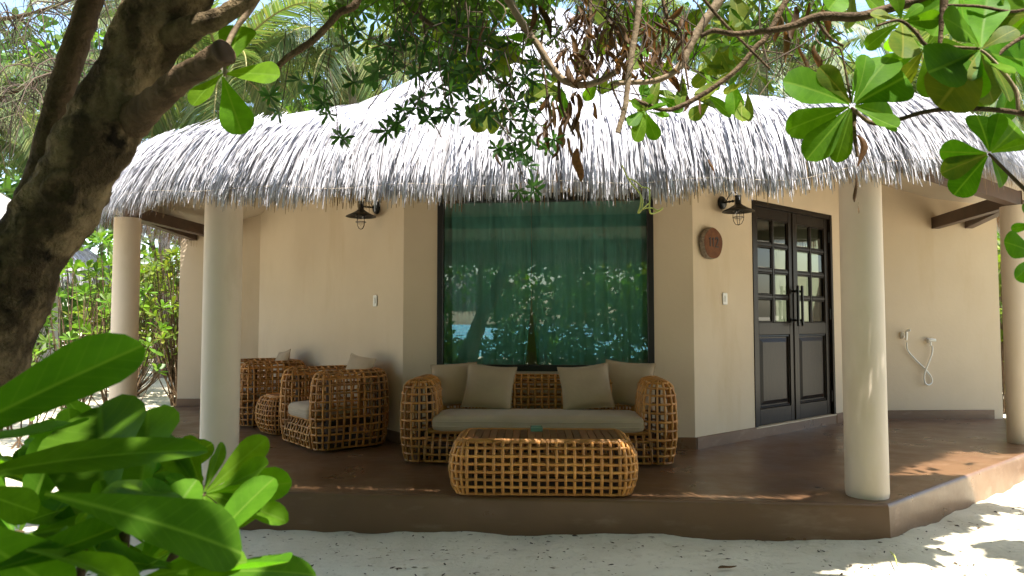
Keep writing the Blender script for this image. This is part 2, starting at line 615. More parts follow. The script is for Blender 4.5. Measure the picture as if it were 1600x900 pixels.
def wall_with_hole(fc, hole, ztop=ZT, ext=(0, 0)):
    m = MB()
    a, b = -ext[0], fc.len + ext[1]
    if hole is None:
        m.box(a, b, 0, WT, -.02, ztop, fc.M)
    else:
        x0, x1, z0, z1 = hole
        m.box(a, x0, 0, WT, -.02, ztop, fc.M)
        m.box(x1, b, 0, WT, -.02, ztop, fc.M)
        m.box(x0, x1, 0, WT, -.02, z0, fc.M)
        m.box(x0, x1, 0, WT, z1, ztop, fc.M)
    m.put('wall', M['stucco'], house)


wall_with_hole(fF, WIN)
wall_with_hole(fR, DOOR, ext=(.0, .0))
wall_with_hole(fL, None)
wall_with_hole(fLW, None, 2.95)
wall_with_hole(fRW, None, 2.95)
for a, b in ((V((5.66, 8.25 + WT)), V((5.60, 12.2))), (V((5.6, 12.2)), V((-4.4, 12.2))), (V((-4.4, 12.2)), V((-4.43, 9.45 + WT)))):
    wall_with_hole(Facet(a, b), None, 2.9)
# inner floor and ceiling of the rooms
m = MB(); m.box(-4.2, 5.4, 9.6, 12.0, FZ + .02, FZ + .06)
m.add([(F0.x, F0.y + .2, FZ + .06), (F1.x, F1.y + .2, FZ + .06), (R1w.x - .1, R1w.y + .2, FZ + .06), (L1w.x + .1, L1w.y + .2, FZ + .06)], [(0, 1, 2, 3)])
m.put('inner_floor', M['dark_room'], house)

# skirting boards
for fc, x0, x1 in ((fF, 0.0, fF.len + .008), (fR, .008, DOOR[0]), (fR, DOOR[1], fR.len - .02), (fL, .02, fL.len - .008), (fLW, 0, fLW.len - .02), (fRW, .02, fRW.len - .11)):
    m = MB(); m.box(x0, x1, -.018, -.002, FZ - .01, FZ + .105, fc.M, .004)
    m.put('skirting', M['brown_paint'], house)
# threshold under the door
m = MB(); m.box(DOOR[0] - .002, DOOR[1] + .002, -.012, .12, FZ - .01, FZ + .088, fR.M, .004)
m.put('threshold', M['brown_paint'], house)
m = MB(); m.box(DOOR[0], DOOR[1], -.016, .12, FZ + .088, FZ + .099, fR.M)
m.put('threshold_edge', M['stucco'], house)

# columns
for cx, cy in COLS:
    m = MB()
    m.lathe([(CR - .006, FZ - .02), (CR - .003, FZ + .004), (CR + .001, FZ + .03), (CR, FZ + .5), (CR, 1.5), (CR - .002, 2.42)], 40, Matrix.Translation((cx, cy, 0)), cap=True)
    m.put('column', M['column'], house)

# ---------------------------------------------------------------- window
win = MB()
x0, x1, z0, z1 = WIN
fw = .055
win.box(x0, x0 + fw, -.012, .07, z0, z1, fF.M, .003)
win.box(x1 - fw, x1, -.012, .07, z0, z1, fF.M, .003)
win.box(x0 + fw, x1 - fw, -.010, .068, z1 - .075, z1, fF.M, .003)
win.box(x0 + fw, x1 - fw, -.010, .068, z0, z0 + fw, fF.M, .003)
window = thing('window', None, None)
window.parent = house
window.matrix_basis = WM[house].inverted() @ fF.M
WM[window] = fF.M.copy()
win.put('frame', M['black_frame'], window)
m = MB(); m.box(x0 + fw - .01, x1 - fw + .01, .028, .036, z0 + fw - .01, z1 - .065, fF.M)
m.put('glass_pane', M['glass'], window)


def curtain(u0, u1, part, label):
    """u0, u1: span along the facet; part: the side that swings away from the other at the foot (+1 right, -1 left)"""
    za, zb = z0 + .01, z1 - .03
    nu = 130

    def fn(a, b):
        z = lerp(za, zb, b)
        t = lerp(u0, u1, a)
        near = (a if part > 0 else 1 - a)
        pull = .055 * max(0, 1 - b / .40) ** 1.1 * near ** 8
        t -= part * pull
        ph = a * (u1 - u0) * 42 + .8 * math.sin(a * 9)
        y = .135 + .026 * math.sin(ph) * (.6 + .4 * math.sin(a * 13 + 1)) + .012 * math.sin(a * (u1 - u0) * 15 + 2) + .006 * math.sin(ph * 2.3 + b * 2)
        return fF.M @ V((t, y, z))
    o = put('curtain', grid_mesh(fn, nu, 14), M['curtain'])
    props(o, label, 'curtain', 'curtains behind the window')


umid = (x0 + x1) / 2 - .125
curtain(x0 + .03, umid, 1, 'teal curtain on the sea-reflecting half of the big dark-framed window')
curtain(umid + .004, x1 - .03, -1, 'wider teal curtain on the half of the window nearer the door')
# curtain rail and dark lining room behind
m = MB(); m.box(x0, x1, .10, .17, z1 - .012, z1 + .006, fF.M)
m.put('curtain_rail', M['black_metal'], house)

# ---------------------------------------------------------------- double door
dx0, dx1, dz0, dz1 = DOOR
m = MB()
m.box(dx0, dx0 + .045, -.008, .10, dz0, dz1, fR.M, .003)
m.box(dx1 - .045, dx1, -.008, .10, dz0, dz1, fR.M, .003)
m.box(dx0 + .045, dx1 - .045, -.006, .098, dz1 - .05, dz1, fR.M, .003)
m.put('door_frame', M['black_wood'], house)
mid = (dx0 + dx1) / 2


def door_leaf(a, b, hinge):
    """a, b: span along the facet; hinge -1 on the a side, +1 on the b side"""
    y0, y1 = .022, .062
    za, zb = dz0 + .004, dz1 - .052
    lo, hi = a + .003, b - .003
    st = .085                                    # stile
    cm = (lo + hi) / 2
    zl, zu = 1.335, 2.375                        # glazed part
    pl, pu = dz0 + .16, 1.215                    # lower panel
    leaf = MB()
    leaf.box(lo, lo + st, y0, y1, za, zb, fR.M, .003)
    leaf.box(hi - st, hi, y0, y1, za, zb, fR.M, .003)
    for p, q in ((za, pl), (pu, zl), (zu, zb)):
        leaf.box(lo + st, hi - st, y0 + .001, y1 - .001, p, q, fR.M, .003)
    # glazing bars
    bw = .034
    leaf.box(cm - bw / 2, cm + bw / 2, y0 + .004, y1 - .004, zl, zu, fR.M, .006)
    rows = 4
    hgt = (zu - zl) / rows
    for k in range(1, rows):
        for s, e in ((lo + st, cm - bw / 2), (cm + bw / 2, hi - st)):
            leaf.box(s, e, y0 + .005, y1 - .005, zl + k * hgt - bw / 2, zl + k * hgt + bw / 2, fR.M, .006)
    lf = leaf.put('door_leaf', M['black_wood'], house)
    # panes
    for r in range(rows):
        for s, e in ((lo + st, cm - bw / 2), (cm + bw / 2, hi - st)):
            p0 = zl + r * hgt + (bw / 2 if r else 0)
            p1 = zl + (r + 1) * hgt - (bw / 2 if r < rows - 1 else 0)
            pm = MB()
            # bevelled pane: flat middle, sloped rim
            b_ = .022
            yo = y0 + .030
            tilt = R.uniform(-.0035, .0035); tl2 = R.uniform(-.0035, .0035)
            ring0 = [(s, yo, p0), (e, yo, p0), (e, yo, p1), (s, yo, p1)]
            ring1 = [(s + b_, yo - .007 - tilt, p0 + b_), (e - b_, yo - .007 + tilt - tl2, p0 + b_), (e - b_, yo - .007 + tilt, p1 - b_), (s + b_, yo - .007 - tilt + tl2, p1 - b_)]
            pm.rings([ring0, ring1], fR.M, cap=False)
            pm.add([fR.M @ V(q) for q in ring1], [(0, 1, 2, 3)])
            pm.put('pane', M['pane'], lf)
            bead = MB()
            bt = .012
            for (q0, q1, r0, r1) in ((s, e, p0, p0 + bt), (s, e, p1 - bt, p1), (s, s + bt, p0 + bt, p1 - bt), (e - bt, e, p0 + bt, p1 - bt)):
                bead.box(q0, q1, y0 + .010, y0 + .026, r0, r1, fR.M, .003)
            bead.put('glazing_bead', M['black_wood'], lf)
    # raised panel
    pn = MB()
    A0, A1 = lo + st, hi - st
    rg = []
    for ins, y in ((0, y0 + .020), (.004, y0 + .010), (.018, y0 + .008), (.024, y0 + .022), (.036, y0 + .022), (.075, y0 + .007)):
        rg.append([(A0 + ins, y, pl + ins), (A1 - ins, y, pl + ins), (A1 - ins, y, pu - ins), (A0 + ins, y, pu - ins)])
    pn.rings(rg, fR.M, cap=False)
    pn.add([fR.M @ V(q) for q in rg[-1]], [(0, 1, 2, 3)])
    pn.put('lower_panel', M['black_wood'], lf)
    # pull handle near the meeting stile
    hx = hi - .045 if hinge < 0 else lo + .035
    h = MB()
    h.box(hx - .013, hx + .013, -.062, -.038, 1.30, 1.72, fR.M, .005)
    for zz in (1.36, 1.66):
        h.box(hx - .011, hx + .011, -.039, y0, zz - .012, zz + .012, fR.M, .003)
        h.box(hx - .024, hx + .024, y0 - .007, y0 + .0, zz - .024, zz + .024, fR.M, .003)
    h.put('pull_handle', M['black_metal'], lf)
    for zz in (dz0 + .2, dz0 + 1.1, dz1 - .25):
        hg = MB()
        hxx = lo - .002 if hinge < 0 else hi + .002
        hg.tube([fR.M @ V((hxx, y0 - .008, zz - .06)), fR.M @ V((hxx, y0 - .008, zz + .06))], .011, 8)
        hg.put('hinge', M['black_metal'], lf)


door_leaf(dx0 + .045, mid, -1)
door_leaf(mid, dx1 - .045, 1)
# astragal on the meeting line
m = MB(); m.box(mid - .018, mid + .018, .012, .022, dz0 + .004, dz1 - .052, fR.M, .004)
m.put('meeting_strip', M['black_wood'], house)


# ---------------------------------------------------------------- roof
def chaikin(poly, r=.13, it=2):
    for _ in range(it):
        out = []
        n = len(poly)
        for i in range(n):
            a, b = poly[i], poly[(i + 1) % n]
            L_ = (b - a).length
            q = min(r, .28 / L_ if L_ > 1.2 else .25)
            out += [a.lerp(b, q), a.lerp(b, 1 - q)]
        poly = out
    return poly


class Thatch:
    def __init__(s, eave, apex, prof):
        s.poly = chaikin(eave)
        n = len(s.poly)
        s.cum = [0.0]
        for i in range(n):
            s.cum.append(s.cum[-1] + (s.poly[(i + 1) % n] - s.poly[i]).length)
        s.total = s.cum[-1]
        s.apex = V(apex)
        s.ps = [p[0] for p in prof]
        s.pz = [p[1] for p in prof]
        # vertex normals
        s.nrm = []
        for i in range(n):
            e = (s.poly[(i + 1) % n] - s.poly[i - 1]).normalized()
            s.nrm.append(V((e.y, -e.x)))

    def z(s, t): return interp(t, s.ps, s.pz)

    def edge(s, q):
        q = q % s.total
        i = int(np.searchsorted(s.cum, q, side='right')) - 1
        i = min(i, len(s.poly) - 1)
        f = (q - s.cum[i]) / max(1e-9, s.cum[i + 1] - s.cum[i])
        j = (i + 1) % len(s.poly)
        return s.poly[i].lerp(s.poly[j], f), s.nrm[i].lerp(s.nrm[j], f).normalized()

    adj = None

    def pt(s, q, t, lift=0.0):
        e, n = s.edge(q)
        p = e.lerp(s.apex.xy, t)
        d = s.adj(e) * max(0, 1 - t / .38) ** 2.2 if s.adj else 0.0
        return V((p.x, p.y, s.z(t) + lift + d)), n, (s.apex.xy - e).length

    def shell(s, ts, lift, nq=160):
        nq = nq
        Vs, Fs = [], []
        for t in ts:
            for k in range(nq):
                p, n, _ = s.pt(k / nq * s.total, t, lift)
                Vs.append(tuple(p))
        for j in range(len(ts) - 1):
            for k in range(nq):
                Fs.append((j * nq + k, j * nq + (k + 1) % nq, (j + 1) * nq + (k + 1) % nq, (j + 1) * nq + k))
        return npmesh('shell', Vs, Fs, True)


def strands(th, spec, seen, seed, fold=1.0):
    """spec: list of (count, t range, length range, start droop, end droop, width, lift range, outward push) -> one mesh of thin bent blades"""
    rr = random.Random(seed)
    Vs, Fs = [], []
    for cnt, (t0, t1), (l0, l1), (d0, d1), w, (h0, h1), zmin in spec:
        made = 0
        guard = 0
        while made < cnt and guard < cnt * 12:
            guard += 1
            q = rr.random() * th.total
            e, n = th.edge(q)
            if not seen(e, n, rr): continue
            t = t0 + (t1 - t0) * rr.random()
            p, n, run = th.pt(q, t)
            dz = (th.z(min(1, t + .02)) - th.z(max(0, t - .02))) / (run * (min(1, t + .02) - max(0, t - .02)))
            slope = math.atan(dz)
            # direction down the slope: away from the apex, blended with the eave normal
            out = (e - th.apex.xy).normalized().lerp(n, .55).normalized()
            side = V((-out.y, out.x))
            cl_ = noise2(q, t * 6, 2.6, seed) + .6 * noise2(q, t * 9, 7.0, seed + 1)
            out = (out + side * (rr.gauss(0, .10) + .30 * cl_)).normalized()
            L_ = rr.uniform(l0, l1) * (1 + .30 * noise2(q, 3.1, 3.4, seed + 2))
            p = p + V((0, 0, rr.uniform(h0, h1)))
            ang0 = slope + rr.uniform(-.05, .1) + d0
            ang1 = max(ang0, slope + d1 + rr.gauss(0, .10))
            ang1 = min(ang1, 1.53)
            width = w * rr.uniform(.55, 1.35)
            tw = rr.uniform(-.7, .7)
            sd3 = V((side.x, side.y, 0)) * math.cos(tw) + V((0, 0, 1)) * math.sin(tw)
            nseg = 3
            pts = [p]
            a = ang0
            for k in range(nseg):
                f = (k + .5) / nseg
                a = lerp(ang0, ang1, f ** .7)
                pts.append(pts[-1] + (V((out.x, out.y, 0)) * math.cos(a) - V((0, 0, 1)) * math.sin(a)) * (L_ / nseg))
            zm = zmin + (th.adj(e) if th.adj else 0) + .07 * noise2(q, 0, 4.5, seed + 3) + rr.gauss(0, .02)
            if pts[-1].z < zm:
                k_ = max(.25, (pts[0].z - zm) / max(.01, pts[0].z - pts[-1].z)) * rr.uniform(.82, 1.0)
                pts = [pts[0] + (x - pts[0]) * k_ for x in pts]
            b = len(Vs)
            for k, x in enumerate(pts):
                ww = width * (1.0, 1.0, .8, .35)[k]
                Vs.append(tuple(x - sd3 * ww * .5)); Vs.append(tuple(x + sd3 * ww * .5))
            for k in range(nseg):
                Fs.append((b + 2 * k, b + 2 * k + 1, b + 2 * k + 3, b + 2 * k + 2))
            made += 1
    return npmesh('strands', Vs, Fs, False)


base_poly = [V(COLS[0]), V(COLS[1]), V(COLS[2]), V((5.95, 9.6)), V((3.6, 12.5)), V((-1.4, 12.9)), V((-3.75, 10.6)), V(COLS[3])]
EAVE = offset_poly(base_poly, .66)
PROF = [(0, 2.20), (.025, 2.37), (.06, 2.53), (.12, 2.70), (.21, 2.90), (.4, 3.30), (.54, 3.76), (.69, 4.26), (1, 5.4)]
roofT = Thatch(EAVE, (0.5, 8.9, 5.4), PROF)
roofT.adj = lambda e: .045 + .16 * max(0, min(1.2, e.x - 1.6)) + min(.28, .13 * max(0, e.y - 4.55))
roof = put('roof', roofT.shell([.066, .08, .10, .12, .16, .21, .3, .4, .47, .54, .61, .69, .85, 1.0], -.03), M['thatch_bed'], house)
seen_main = lambda e, n, rr: n.y < -.05 or (n.y < .45 and rr.random() < .25)
spec = [
    (8200, (.030, .10), (.40, 1.0), (-.12, .55), .0085, (.00, .11), 2.03),
    (7600, (.010, .060), (.30, .75), (-.10, .62), .0085, (-.04, .09), 2.00),
    (3600, (.0, .03), (.22, .45), (.10, .75), .0085, (-.05, .03), 1.98),
    (5200, (.07, .14), (.35, .75), (.0, .5), .009, (.0, .06), 2.15),
    (6800, (.12, .30), (.25, .45), (.0, .12), .009, (.0, .025), 2.2),
    (5600, (.28, .60), (.25, .45), (.0, .12), .009, (.0, .025), 2.2),
    (2600, (.55, .98), (.25, .45), (.02, .12), .012, (.0, .025), 2.2),
]
put('thatch', strands(roofT, spec, seen_main, 3), M['thatch'], roof, kind='stuff')
spec = [
    (3800, (.012, .06), (.22, .42), (.6, 1.25), .009, (-.16, -.05), 2.03),
    (1500, (.03, .075), (.30, .50), (.75, 1.3), .008, (-.16, -.08), 2.02),
]
put('thatch_underlayer', strands(roofT, spec, lambda e, n, rr: True, 5), M['thatch_in'], roof, kind='stuff')
put('soffit', roofT.shell([.052, .08, .12, .21, .4, .54, .69], -.20), M['soffit'], house)


def beam_box(m, a, b, w, h, ztop=True):
    a, b = V(a), V(b)
    e = (b - a).normalized()
    s = e.cross(V((0, 0, 1))).normalized() * (w / 2)
    up = V((0, 0, 1)) * h
    lo = [a - s, b - s, b + s, a + s]
    m.hexa(lo, [p + up for p in lo])


BZ = 2.421
for i, (a, b) in enumerate(((COLS[0], COLS[1]), (COLS[1], COLS[2]), (COLS[3], COLS[0]), (COLS[2], (5.15, 9.9)), ((-3.75, 10.6), COLS[3]))):
    a, b = V((*a, BZ + .002 * i)), V((*b, BZ + .002 * i))
    m = MB(); beam_box(m, a, b, .09, .13)
    m.put('eave_beam', M['beam'], house)
for a, b in (((4.74, 6.62, BZ + .012), (5.33, 8.25, BZ + .012)), ((-4.02, 7.4, BZ + .012), (-4.25, 9.45, BZ + .012)), ((-2.04, 5.0, BZ + .014), (-2.2, 8.0, BZ + .014)), ((2.30, 4.6, BZ + .014), (2.58, 7.07, BZ + .014))):
    if abs(a[0]) < 3: continue
    m = MB(); beam_box(m, a, b, .085, .14)
    m.put('tie_beam', M['beam'], house)
# thin cord that ties the fringe
for k in range(1):
    pts = []
    for q in np.linspace(0, 1, 90):
        pts.append(q)
    best = sorted(range(400), key=lambda i: (roofT.edge(i / 400 * roofT.total)[0] - V((-2.6, 4.4))).length)[0] / 400 * roofT.total
    line = []
    for i in range(70):
        e, n = roofT.edge(best + i * 8.6 / 69)
        line.append(V((e.x + n.x * .035, e.y + n.y * .035, 2.10 + roofT.adj(e) + .012 * math.sin(i * .9))))
    m = MB(); m.tube(line, .0014, 4)
    m.put('fringe_cord', M['column'], roof)


# ================================================================ things fixed to the walls
def wall_lamp(fc, t, z, label):
    r = thing('wall_lamp', label, 'wall lamp', tuple(fc.pt(t, 0, z)), 0, 'black barn lamps on the wall')
    Mx = Matrix.Translation(fc.pt(t, 0, z)) @ fc.M.to_3x3().to_4x4()       # x along the wall, y into it, z up
    WM[r] = Matrix.Translation(fc.pt(t, 0, z))
    rot = Mx @ Matrix.Rotation(PI / 2, 4, 'X')                               # lathe axis out of the wall
    m = MB(); m.lathe([(0, .0), (.062, .0), (.062, .012), (.05, .024), (.0, .028)], 24, rot)
    m.put('back_plate', M['black_metal'], r)
    m = MB()
    a = .175
    m.tube([Mx @ V((0, -.02, 0)), Mx @ V((0, -a + .03, .0))], .008, 8)
    for k in range(3):
        m.lathe([(.0, .045 + k * .035), (.012, .045 + k * .035), (.012, .055 + k * .035), (.0, .055 + k * .035)], 10, rot)
    m.put('arm', M['black_metal'], r)
    m = MB()
    m.tube(spline([Mx @ V((0, -.05, .005)), Mx @ V((0, -.085, .06)), Mx @ V((0, -.13, .082)), Mx @ V((0, -a, .055))], 12), .0045, 6)
    m.put('flex', M['black_metal'], r)
    D = Mx @ Matrix.Translation((0, -a, 0))
    m = MB(); m.lathe([(.0, .048), (.030, .046), (.030, .034), (.026, .03), (.028, -.03), (.034, -.045), (.0, -.045)], 20, D)
    m.box(-.004, .046, -.004, .004, -.006, .004, D)
    m.put('socket', M['black_metal'], r)
    m = MB(); m.lathe([(.034, -.036), (.045, -.047), (.085, -.070), (.142, -.098), (.145, -.104), (.141, -.102), (.085, -.076), (.03, -.05)], 36, D)
    m.put('lamp_shade', M['black_metal'], r)
    m = MB(); m.lathe([(.018, -.05), (.018, -.095), (.030, -.125), (.034, -.15), (.026, -.178), (.0, -.19)], 18, D)
    m.put('bulb', M['bulb'], r)
    m = MB()
    for k in range(4):
        aa = k * PI / 2 + .3
        c, s = math.cos(aa), math.sin(aa)
        m.tube([D @ V((c * q, s * q, zz)) for q, zz in ((.040, -.085), (.047, -.11), (.049, -.15), (.044, -.185), (.028, -.214), (0, -.226))], .0028, 6)
    for zz, q in ((-.10, .046), (-.155, .050)):
        m.tube([D @ V((q * math.cos(k * PI / 12), q * math.sin(k * PI / 12), zz)) for k in range(24)], .0028, 6, closed=True)
    m.put('bulb_cage', M['black_metal'], r)


tL = fL.len - .513
wall_lamp(fL, tL, 2.46, 'caged black barn lamp on the wall above the wicker armchairs')
wall_lamp(fR, .447, 2.445, 'caged black barn lamp on the wall beside the double door')


def switch(fc, t, z, label):
    r = thing('light_switch', label, 'light switch', tuple(fc.pt(t, 0, z)), 0, 'white switch plates')
    Mx = Matrix.Translation(fc.pt(t, 0, z)) @ fc.M.to_3x3().to_4x4()
    m = MB(); m.box(-.038, .038, -.012, -.001, -.055, .055, Mx, .005)
    m.put('switch_plate', M['white_plastic'], r)
    m = MB(); m.box(-.014, .014, -.019, -.011, -.028, .028, Mx, .004)
    m.put('rocker', M['white_plastic'], r)


def t_at(fc, u, n=0.0):
    """distance along a facet of the point seen in column u"""
    k = (u - 800) / FPX
    a = fc.a + fc.n * n
    return (k * a.y - a.x) / (fc.e.x - k * fc.e.y)


def z_at(fc, t, v):
    y = fc.pt(t).y
    return P(800, v, y).z


t = t_at(fL, 587); switch(fL, t, z_at(fL, t, 470), 'white switch plate on the wall above the wicker armchairs')
t = t_at(fR, 1132); switch(fR, t, z_at(fR, t, 467), 'white switch plate on the wall below the round wooden sign')

# round wooden number sign
t = t_at(fR, 1107); zs = z_at(fR, t, 381)
sg = thing('number_sign', 'round slice of dark wood with bark edge and house number', 'sign', tuple(fR.pt(t, 0, zs)))
Mx = Matrix.Translation(fR.pt(t, 0, zs)) @ fR.M.to_3x3().to_4x4()
rad = [(.141 + .004 * math.sin(2 * k * PI / 18 + 1) + .0025 * math.sin(5 * k * PI / 18)) for k in range(36)]


def disc(rf, y):
    return [(rf * rad[k] * math.cos(k * PI / 18), y, rf * 1.03 * rad[k] * math.sin(k * PI / 18)) for k in range(36)]


m = MB(); m.rings([disc(1.0, -.012), disc(1.02, -.03), disc(1.0, -.055), disc(.965, -.062)], Mx, cap=False)
m.put('bark_rim', M['sign_bark'], sg)
m = MB(); m.rings([disc(.97, -.02), disc(.968, -.0615), disc(.955, -.0635)], Mx, cap=True)
m.put('wood_face', M['sign_wood'], sg)


def stroke(m, pts, w, Mx, y):
    pts = [V((p[0], 0, p[1])) for p in pts]
    L_, Rr = [], []
    for i, p in enumerate(pts):
        d = (pts[min(i + 1, len(pts) - 1)] - pts[max(i - 1, 0)]).normalized()
        s = V((d.z, 0, -d.x)) * w / 2
        L_.append(p + s); Rr.append(p - s)
    for i in range(len(pts) - 1):
        q = [L_[i], L_[i + 1], Rr[i + 1], Rr[i]]
        m.hexa([Mx @ V((a.x, y, a.z)) for a in q], [Mx @ V((a.x, y - .004, a.z)) for a in q])


DIG = {'1': [(-.012, .026), (.004, .042), (.004, -.042)],
       '2': [(-.02, .026), (-.012, .04), (.004, .043), (.018, .034), (.019, .016), (.004, -.008), (-.021, -.04), (.022, -.04)]}
for ch, ox in (('1', -.058), ('1', -.012), ('2', .046)):
    m = MB(); stroke(m, [(p[0] + ox, p[1] + .01) for p in DIG[ch]], .013, Mx, -.0632)
    m.put('digit', M['digit'], sg)

# hand shower with hose on the wing wall
fw_ = fRW
tA, tB = t_at(fw_, 1409), t_at(fw_, 1449)
zA, zB = z_at(fw_, tA, 523), z_at(fw_, tB, 532)
hs = thing('foot_shower', 'white hand shower with looped hose on the cream wing wall', 'hand shower', tuple(fw_.pt(tA, 0, zA)))
Mr = fw_.M.to_3x3().to_4x4()
MA = Matrix.Translation(fw_.pt(tA, 0, zA)) @ Mr
MBt = Matrix.Translation(fw_.pt(tB, 0, zB)) @ Mr
m = MB(); m.box(-.03, .006, -.03, -.001, -.045, .03, MA, .006); m.box(-.02, .0, -.055, -.03, -.035, -.01, MA, .004)
m.put('holder', M['white_plastic'], hs)
m = MB(); m.tube([MA @ V((.012, -.05, -.06)), MA @ V((.012, -.055, .0)), MA @ V((.012, -.06, .045))], [.012, .016, .014], 10)
m.tube([MA @ V((.012, -.06, .045)), MA @ V((.04, -.09, .052))], [.015, .012], 10)
m.put('spray_head', M['white_plastic'], hs)
m = MB(); m.lathe([(0, 0), (.03, 0), (.03, .008), (.014, .012), (.014, .05), (.0, .05)], 16, MBt @ Matrix.Rotation(PI / 2, 4, 'X'))
m.tube([MBt @ V((-.035, -.055, .004)), MBt @ V((.0, -.06, .008)), MBt @ V((.045, -.055, .004))], [.018, .022, .018], 10)
m.tube([MBt @ V((0, -.04, 0)), MBt @ V((0, -.042, -.06))], .010, 10)
m.put('valve', M['white_plastic'], hs)


def wp(u, v, n=.03):
    t = t_at(fw_, u); return fw_.pt(t, n, z_at(fw_, t, v))


m = MB(); m.tube(spline([wp(1411, 535, .05), wp(1414, 547), wp(1426, 562), wp(1440, 576), wp(1449, 588), wp(1450, 597), wp(1444, 601, .035), wp(1438, 597, .045), wp(1437, 586, .05), wp(1441, 573, .055), wp(1447, 560, .05), wp(1451, 549, .045), wp(1451, 540, .045)], 48), .0085, 8)
m.put('hose', M['white_plastic'], hs)
# ================================================================ rattan furniture
def rbox(w, d, h, r, n=10, puff=0.0):
    """soft box centred on x, y, standing on z=0"""
    Vs, Fs = [], []
    idx = {}

    def vid(p):
        k = tuple(round(c, 5) for c in p)
        if k not in idx:
            idx[k] = len(Vs)
            x, y, z = p[0] * w / 2, p[1] * d / 2, p[2] * h / 2
            c = V((max(-w / 2 + r, min(w / 2 - r, x)), max(-d / 2 + r, min(d / 2 - r, y)), max(-h / 2 + r, min(h / 2 - r, z))))
            q = V((x, y, z)) - c
            if q.length > 1e-6: q = q.normalized() * r
            o = c + q
            o.z += puff * (1 - p[0] ** 2) * (1 - p[1] ** 2) * (1 if p[2] > 0 else .0)
            Vs.append((o.x, o.y, o.z + h / 2))
        return idx[k]

    def remap(t):      # more points near the rim
        return math.copysign(abs(t) ** .55, t)
    g = [remap(-1 + 2 * i / n) for i in range(n + 1)]
    for ax in range(3):
        for sg_ in (-1, 1):
            for i in range(n):
                for j in range(n):
                    q = []
                    for a, b in ((g[i], g[j]), (g[i + 1], g[j]), (g[i + 1], g[j + 1]), (g[i], g[j + 1])):
                        p = [0, 0, 0]
                        p[ax] = sg_; p[(ax + 1) % 3] = a; p[(ax + 2) % 3] = b
                        q.append(vid(p))
                    Fs.append(tuple(q) if sg_ > 0 else tuple(reversed(q)))
    me = npmesh('cushion', Vs, Fs, True)
    return me


def pillow_mesh(w, h, th, seed):
    rr = random.Random(seed)
    n = 18
    a1, a2, a3 = rr.uniform(-1, 1), rr.uniform(-1, 1), rr.uniform(0, 6)
    Vs, Fs = [], []
    for s in (-1, 1):
        b = len(Vs)
        for j in range(n + 1):
            for i in range(n + 1):
                x, y = -1 + 2 * i / n, -1 + 2 * j / n
                pin = 1 - .07 * (1 - abs(y) ** 2.0) * abs(x) ** 3
                pin2 = 1 - .07 * (1 - abs(x) ** 2.0) * abs(y) ** 3
                t = (max(0, 1 - abs(x) ** 2.6) * max(0, 1 - abs(y) ** 2.6)) ** .55
                z = s * th / 2 * t * (1 + .10 * math.sin(3 * x * a1 + 2.2 * y * a2 + a3)) * (1 - .18 * y)
                z += .012 * math.sin(2 * x + a3) * (1 + y) * .5
                Vs.append((x * w / 2 * pin, z, y * h / 2 * pin2))
        for j in range(n):
            for i in range(n):
                q = (b + j * (n + 1) + i, b + j * (n + 1) + i + 1, b + (j + 1) * (n + 1) + i + 1, b + (j + 1) * (n + 1) + i)
                Fs.append(q if s < 0 else tuple(reversed(q)))
    return npmesh('pillow', Vs, Fs, True), n


def pillow(loc, w, h, th, yaw, lean, roll, seed, label, group):
    r = thing('throw_pillow', label, 'pillow', loc, 0, group)
    Mx = Matrix.Translation(V(loc)) @ Matrix.Rotation(yaw, 4, 'Z') @ Matrix.Rotation(lean, 4, 'X') @ Matrix.Rotation(roll, 4, 'Y') @ Matrix.Translation((0, 0, h / 2))
    me, n = pillow_mesh(w, h, th, seed)
    put('pillow_cover', me, M['pillow'], r, Mx)
    # seam piping round the rim
    rim = [me.vertices[i].co.copy() for i in ([k for k in range(n + 1)] + [k * (n + 1) + n for k in range(1, n + 1)] + [n * (n + 1) + k for k in range(n - 1, -1, -1)] + [k * (n + 1) for k in range(n - 1, 0, -1)])]
    m = MB(); m.tube([Mx @ p for p in rim], .0045, 6, closed=True)
    m.put('seam', M['pillow'], r)


def lattice(stations, prof, levels, mb_v, mb_h, rad, closed=True, amp=.0032, top_join=None, skew=0.0):
    """stations: (centre, outward dir, scale, zmin); prof(q) -> (r, z)"""
    n = len(stations)
    amp_s = amp
    rows = []
    qs = [k / 22 for k in range(23)]
    for i, (c, d, sc, zmin) in enumerate(stations):
        pts = []
        for q in qs:
            r, z = prof(q)
            if z < zmin - .001: continue
            w = amp_s * math.cos((q * levels + i) * PI)
            pts.append(V((c.x + d.x * (r * sc + w), c.y + d.y * (r * sc + w), z)))
        if len(pts) > 1:
            mb_v.tube(pts, rad * R.uniform(.82, 1.16), 5, cap=False)
    for j in range(levels + 1):
        q = min(1.0, (j + .0) / levels * .985 + .004)
        seg = []
        for i, (c, d, sc, zmin) in enumerate(stations):
            r, z = prof(q)
            if z < zmin - .001:
                if len(seg) > 1: mb_h.tube(seg, rad * .95, 5, cap=False)
                seg = []
                continue
            w = -amp_s * math.cos((j + i) * PI)
            seg.append(V((c.x + d.x * (r * sc + w), c.y + d.y * (r * sc + w), z + R.uniform(-.0015, .0015))))
        if len(seg) > 1:
            mb_h.tube(seg, rad * .95, 5, closed=(len(seg) == n and closed), cap=False)


